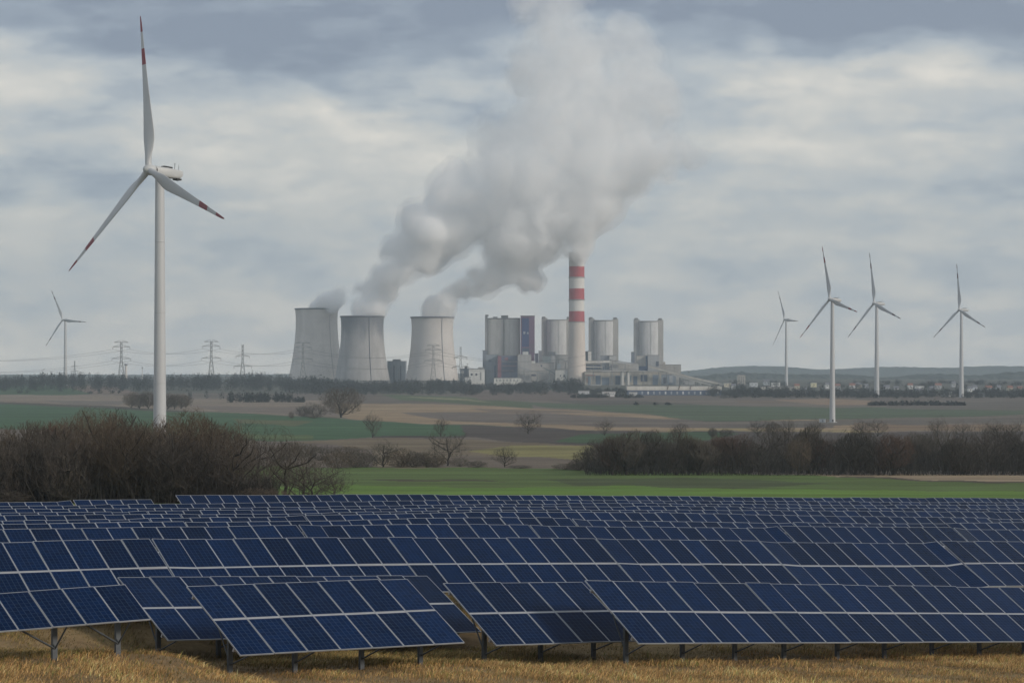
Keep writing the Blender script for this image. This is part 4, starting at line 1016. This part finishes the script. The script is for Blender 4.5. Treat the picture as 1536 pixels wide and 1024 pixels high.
c_w=(.66,.66,.65); c_c=(.55,.50,.40); c_g=(.40,.41,.43); r_r=(.22,.10,.07); r_g=(.16,.16,.18); r_l=(.42,.42,.43)
ref='the faint distant turbine','the tallest right-hand turbine','the turbine right of the tallest','the rightmost turbine'
TH=[(1092,577,12,3.5,c_c,r_l,'pale cream house at the end of the sloping conveyors'),
(1101,581,7,4,c_w,r_g,'white gabled house left of the square town block, low among trees'),
(1131,577,13,5,(.5,.52,.55),r_l,'flat pale house right of the square town block'),
(1150,574,10,4,(.45,.48,.52),r_g,'bluish house behind the trees, right of the square town block'),
(1164,576,14,4,c_w,r_l,'white shed roof just left of the faint distant turbine foot'),
(1196,581,8,3.5,c_c,r_r,'cream house with brown roof just right of the faint distant turbine'),
(1206,588,10,4,(.6,.58,.5),r_g,'low cream house below the long pale hall'),
(1221,577,9,5,(.62,.58,.38),r_l,'yellowish flat-roofed house right of the faint distant turbine'),
(1241,579,6,3.5,c_w,r_g,'little white house touching the tallest right-hand turbine tower'),
(1257,581,8,4,c_g,r_r,'grey house immediately right of the tallest right-hand turbine'),
(1268,588,12,5,c_w,r_l,'white house low in the gap between trees right of the tallest turbine'),
(1279,580,9,3.5,c_w,r_r,'white house with brown roof midway between two turbines'),
(1288,579,9,3,c_c,r_g,'cream bungalow left of the second right-hand turbine'),
(1300,581,6,4,c_g,r_g,'small grey house left of the second right-hand turbine'),
(1331,583,9,4,c_g,r_g,'grey house right of the second right-hand turbine, in trees'),
(1345,585,8,4,c_w,r_g,'white house right of the second right-hand turbine, low'),
(1366,580,8,4,c_w,r_r,'white house with brown roof in the middle of the town'),
(1380,582,14,5,c_w,r_l,'widest white house in the middle of the town'),
(1378,589,10,4,c_g,r_g,'grey low house below the widest white house'),
(1398,585,6,5,c_g,r_g,'tall thin grey house right of the widest white house'),
(1408,580,10,4,c_g,r_r,'grey house with brown roof left of the rightmost turbine'),
(1417,591,7,3.5,c_w,r_l,'bright white house low left of the rightmost turbine'),
(1425,591,6,3.5,c_w,r_l,'bright white cabin next to the bright white low house'),
(1431,577,6,4,c_g,r_g,'grey house close on the left of the rightmost turbine'),
(1456,585,7,4,c_w,r_g,'white house just right of the rightmost turbine'),
(1463,583,7,4,(.58,.6,.66),r_g,'bluish white house second right of the rightmost turbine'),
(1484,584,10,4,c_g,r_r,'grey wide house with brown roof right of the rightmost turbine'),
(1499,583,6,4,c_g,r_g,'grey house left of the lit house near the right edge'),
(1516,585,8,6,c_c,r_r,'cream house with glowing windows near the right edge'),
(1531,586,8,6,c_c,r_r,'cream house with glowing windows touching the right edge'),
(1474,592,7,3,c_g,r_l,'grey low cabin under the trees right of the rightmost turbine')]
for px,yb,w,h,wc,rc,lab in TH:
    house(lab,px,yb+.9,w*.9,h*.72,D_of_y(yb+3.5),wc,rc,rc is not r_l,wl if 'glowing' in lab else None)
building('square five-storey town block with pale stair column, left of the distant turbine',1106.5,1118,563,3340,(.40,.38,.34),14,name='apartment_block',cat='apartment block',windows=[(1108.2+i*3.1,1109.6+i*3.1,565+j*3,566.6+j*3,DK) for i in range(3) for j in range(4)],openings=[(1107,1110,561.5,563,(.3,.3,.3))])
building('long pale warehouse with flat roof under the faint distant turbine',1139,1192,580.5,2740,(.50,.49,.45),20,name='warehouse',cat='warehouse',windows=[(1160,1175,587,590,(.2,.2,.2))])
# small site hut and white van-like crate at tall turbine foot: transformer kiosk
def kiosk(label,px,D,w,h):
    b=on_ground(px,D); root=thing('transformer_kiosk',label,'kiosk',b); MB().box(-w/2,w/2,0,2.4,-.2,h).build('wall',clad((.62,.63,.64),0),root); MB().box(-w/2-.2,w/2+.2,-.2,2.6,h+.01,h+.25).build('roof',clad((.4,.4,.4),0),root); MB().box(-.5,.5,-.06,.05,.1,h*.8).build('door',clad((.3,.32,.34),0),root)
kiosk('long white transformer kiosk left of the tallest right-hand turbine foot',1234,1305,3.6,2.0)
# ---------------------------------------------------------------- steam
def steam(core=False, parent=None):
    rr=random.Random(77); sph=[]
    def chain(pts,D0,D1,n,jit=.35):
        for i in range(n):
            t=i/(n-1)*(len(pts)-1); k=min(int(t),len(pts)-2); f=t-k
            px,py,r_=[pts[k][q]+(pts[k+1][q]-pts[k][q])*f for q in range(3)]; D=D0+(D1-D0)*i/(n-1)
            for _ in range(3):
                rj=r_*rr.uniform(.4,.78)*(.74 if core else 1.0); sph.append((W(px+rr.gauss(0,r_*jit),py+rr.gauss(0,r_*jit),D)+Vector((0,rr.gauss(0,r_*.4),0)),rj*D/F))
    chain([(544,474,27),(559,452,25),(572,430,26),(592,405,30),(622,382,36),(655,355,44),(690,322,50),(730,280,56),(770,245,62),(810,205,66),(845,165,62),(870,125,52),(855,80,58),(845,30,58),(840,-20,60)],3430,3360,46)
    chain([(650,474,25),(666,456,22),(690,436,25),(722,420,26),(755,400,30),(790,378,32),(820,352,38),(850,318,48),(880,275,58),(915,240,60),(955,225,52),(1000,222,36),(1035,236,18)],3430,3380,40)
    chain([(868,392,9),(866,382,12),(862,374,15),(856,364,19),(862,348,26),(876,326,36)],3375,3375,16,.3)
    chain([(690,330,46),(760,330,62),(820,315,66),(850,260,76),(880,210,72),(900,160,66),(940,150,52),(980,185,46)],3440,3400,26)
    chain([(840,120,50),(800,90,44),(790,130,40)],3420,3400,8); chain([(900,110,56),(930,60,52),(960,100,44),(1000,150,36)],3410,3380,10)
    chain([(478,464,15),(494,456,12),(510,449,12),(530,441,13),(552,431,15)],3608,3480,18,.3)
    for px,py,r_ in ((720,318,42),(770,300,52),(815,290,56),(860,265,58),(905,225,58),(850,210,58),(690,350,32),(640,395,26),(600,412,24),(905,180,50),(740,380,22),(700,432,16),(945,205,48),(820,340,36)): sph.append((W(px,py,3405),r_*3405/F*(.8 if core else 1.0)))
    mb=MB(); ico=[]
    import bmesh
    bm=bmesh.new(); bmesh.ops.create_icosphere(bm,subdivisions=2,radius=1); vs=[v.co.copy() for v in bm.verts]; fs=[[v.index for v in f.verts] for f in bm.faces]; bm.free()
    for c,r_ in sph: mb.add([c+v*r_ for v in vs],fs,0,True)
    m=bpy.data.materials.new('steam'); m.use_nodes=True; t=NT(m.node_tree); m.node_tree.nodes.clear()
    out=t.node('ShaderNodeOutputMaterial'); pv=t.node('ShaderNodeVolumePrincipled')
    pv.inputs['Color'].default_value=(.995,.995,.995,1); pv.inputs['Anisotropy'].default_value=.1
    pos=t.node('ShaderNodeNewGeometry').outputs['Position']; sp_=t.node('ShaderNodeSeparateXYZ'); t.put(sp_.inputs[0],pos)
    n1=t.noise(pos,.02,7,.62,.8).outputs[0]
    hz=t.maprange(sp_.outputs[2],60,400,.10 if core else .03,.011 if core else .0085,True)
    hz2=t.maprange(sp_.outputs[2],400,640,1,.35,True)
    d=t.math('MULTIPLY',t.math('MULTIPLY',hz,hz2),t.maprange(n1,.38,.60,.30 if core else .06,1.5,True))
    t.put(pv.inputs['Density'],d); t.l.new(pv.outputs[0],out.inputs['Volume'])
    m.cycles.volume_step_rate=.25 if hasattr(m.cycles,'volume_step_rate') else 1
    o=mb.build('dense_steam' if core else 'steam_plume',m,parent)
    if not core: tag(o,'grey-white steam plume drifting up to the right from the cooling towers and chimney','steam',None,'stuff')
    o.modifiers.new('remesh','REMESH').mode='VOXEL'; o.modifiers['remesh'].voxel_size=5
    for i,(sz,st) in enumerate(((60,34),(26,17),(11,8))):
        tx=bpy.data.textures.new('puff','CLOUDS'); tx.noise_scale=sz; tx.noise_depth=3
        dm=o.modifiers.new('puff','DISPLACE'); dm.texture=tx; dm.strength=st; dm.mid_level=.45; dm.texture_coords='GLOBAL'
        if i==1: q=o.modifiers.new('remesh','REMESH'); q.mode='VOXEL'; q.voxel_size=5
    q=o.modifiers.new('remesh','REMESH'); q.mode='VOXEL'; q.voxel_size=5
    return o
pl_=steam(); steam(True,pl_)
# ---------------------------------------------------------------- haze
def haze():
    m=bpy.data.materials.new('haze'); m.use_nodes=True; t=NT(m.node_tree); m.node_tree.nodes.clear()
    out=t.node('ShaderNodeOutputMaterial'); pv=t.node('ShaderNodeVolumePrincipled')
    pv.inputs['Color'].default_value=(.78,.905,1,1); pv.inputs['Density'].default_value=.88e-4; pv.inputs['Anisotropy'].default_value=.2
    t.l.new(pv.outputs[0],out.inputs['Volume'])
    o=MB().box(-5200,5200,-60,9900,-60,700).build('haze',m); tag(o,'thin blue-grey air over the far fields','haze',None,'stuff')
    # far corners of the ground stay inside the air
haze()
# ---------------------------------------------------------------- sky, sun
SUN=Vector((.80,-.46,.42)).normalized()
def world():
    w=bpy.data.worlds.new('World'); S.world=w; w.use_nodes=True; t=NT(w.node_tree); bg=w.node_tree.nodes['Background']
    sky=t.node('ShaderNodeTexSky'); sky.sky_type='NISHITA'; sky.sun_disc=False
    sky.sun_elevation=math.asin(SUN.z); sky.sun_rotation=math.atan2(SUN.x,SUN.y)
    sky.dust_density=2.5
    g=t.node('ShaderNodeTexCoord').outputs['Generated']; sp=t.node('ShaderNodeSeparateXYZ'); t.put(sp.inputs[0],g)
    yv=t.math('MAXIMUM',t.math('ABSOLUTE',sp.outputs[1]),.25)
    u=t.math('DIVIDE',sp.outputs[0],yv); v=t.math('MAXIMUM',t.math('DIVIDE',sp.outputs[2],yv),0.0)
    cv=t.node('ShaderNodeCombineXYZ'); t.put(cv.inputs[0],u); t.put(cv.inputs[1],t.math('MULTIPLY',v,2.7)); 
    wn=t.noise(cv.outputs[0],9,4,.55); wsp=t.node('ShaderNodeSeparateXYZ'); t.put(wsp.inputs[0],wn.outputs[1])
    u2=t.math('ADD',u,t.math('MULTIPLY',t.math('SUBTRACT',wsp.outputs[0],.5),.09)); v2=t.math('ADD',v,t.math('MULTIPLY',t.math('SUBTRACT',wsp.outputs[1],.5),.05))
    # brightness by elevation (photo rows 560 .. 0 map to v 0 .. .173)
    rp=lambda y:(HY-y)/F/.30
    prof=t.ramp(t.math('DIVIDE',v2,.30),[(0.0,(.60,)*3),(rp(450),(.57,)*3),(rp(350),(.56,)*3),(rp(290),(.55,)*3),(rp(215),(.52,)*3),(rp(165),(.50,)*3),(rp(115),(.50,)*3),(rp(70),(.30,)*3),(rp(20),(.14,)*3),(.75,(.34,)*3),(1.0,(.40,)*3)])
    c=prof
    def blob(px,py,sx,sy,a,c):
        du=t.math('DIVIDE',t.math('SUBTRACT',u2,(px-CX)/F),sx/F); dv=t.math('DIVIDE',t.math('SUBTRACT',v2,(HY-py)/F),sy/F)
        e=t.math('EXPONENT',t.math('MULTIPLY',t.math('ADD',t.math('MULTIPLY',du,du),t.math('MULTIPLY',dv,dv)),-1.0))
        return t.math('ADD',c,t.math('MULTIPLY',e,a))
    for q in [(60,95,170,38,.30),(390,75,210,55,-.22),(500,152,70,22,.42),(560,190,120,26,.16),(120,262,150,32,-.26),(60,200,120,24,.14),(320,225,160,36,.18),(620,240,170,45,.16),(640,275,120,30,.14),(60,330,160,22,.12),(450,300,230,18,.10),(170,130,120,25,-.14),(760,60,150,40,-.06),(1250,20,400,40,-.16),(1420,120,160,50,.24),(1180,110,110,45,.16),(1230,205,220,22,.20),(1420,270,240,24,-.12),(1180,300,160,18,.08),(1180,365,160,14,.14),(1450,400,200,30,-.08),(940,60,130,50,.10),(300,400,300,30,-.06),(700,140,120,40,-.10)]:
        c=blob(*q,c)
    n=t.noise(cv.outputs[0],26,7,.6).outputs[0]; n_=t.noise(cv.outputs[0],11,5,.6,.4).outputs[0]; n3=t.noise(cv.outputs[0],19,9,.6,.15).outputs[0]
    c=t.math('ADD',c,t.maprange(n3,.42,.60,-.06,.07,True))
    c=t.math('ADD',c,t.math('MULTIPLY',t.math('SUBTRACT',n,.5),.50)); c=t.math('ADD',c,t.math('MULTIPLY',t.math('SUBTRACT',n_,.5),.40),clamp=True)
    col=t.ramp(c,[(.08,lin((96,104,119))),(.28,lin((117,125,136))),(.46,lin((145,149,152))),(.64,lin((166,164,159))),(.90,lin((192,185,174)))])
    sk=t.vmath('SCALE',sky.outputs[0]); sk.node.inputs['Scale'].default_value=.10
    mx=t.mixc(.94,sk,col)
    t.put(bg.inputs['Color'],mx); bg.inputs['Strength'].default_value=1.25
    w.cycles.sampling_method='MANUAL' if hasattr(w.cycles,'sampling_method') else 'AUTO'
    try: w.cycles.sample_map_resolution=512
    except Exception: pass
world()
sl=bpy.data.lights.new('sun','SUN'); sl.energy=1.5; sl.angle=R(10); sl.color=(1,.90,.78)
so=bpy.data.objects.new('sun',sl); C.objects.link(so); so.rotation_euler=(-SUN).to_track_quat('-Z','Y').to_euler()
# ---------------------------------------------------------------- camera, render
cd=bpy.data.cameras.new('camera'); cam=bpy.data.objects.new('camera',cd); C.objects.link(cam)
cd.sensor_fit='HORIZONTAL'; cd.sensor_width=36; cd.lens=36*F/1536; cd.shift_y=(HY-512)/1536; cd.clip_start=1; cd.clip_end=40000
cam.location=(0,0,0); cam.rotation_euler=(R(90),0,0); S.camera=cam
S.view_settings.view_transform='Standard'; S.view_settings.look='None'; S.view_settings.exposure=.56; S.view_settings.gamma=1
S.cycles.max_bounces=26; S.cycles.volume_bounces=24; S.cycles.diffuse_bounces=3; S.cycles.use_denoising=True
S.cycles.volume_max_steps=512; S.cycles.sample_clamp_indirect=4
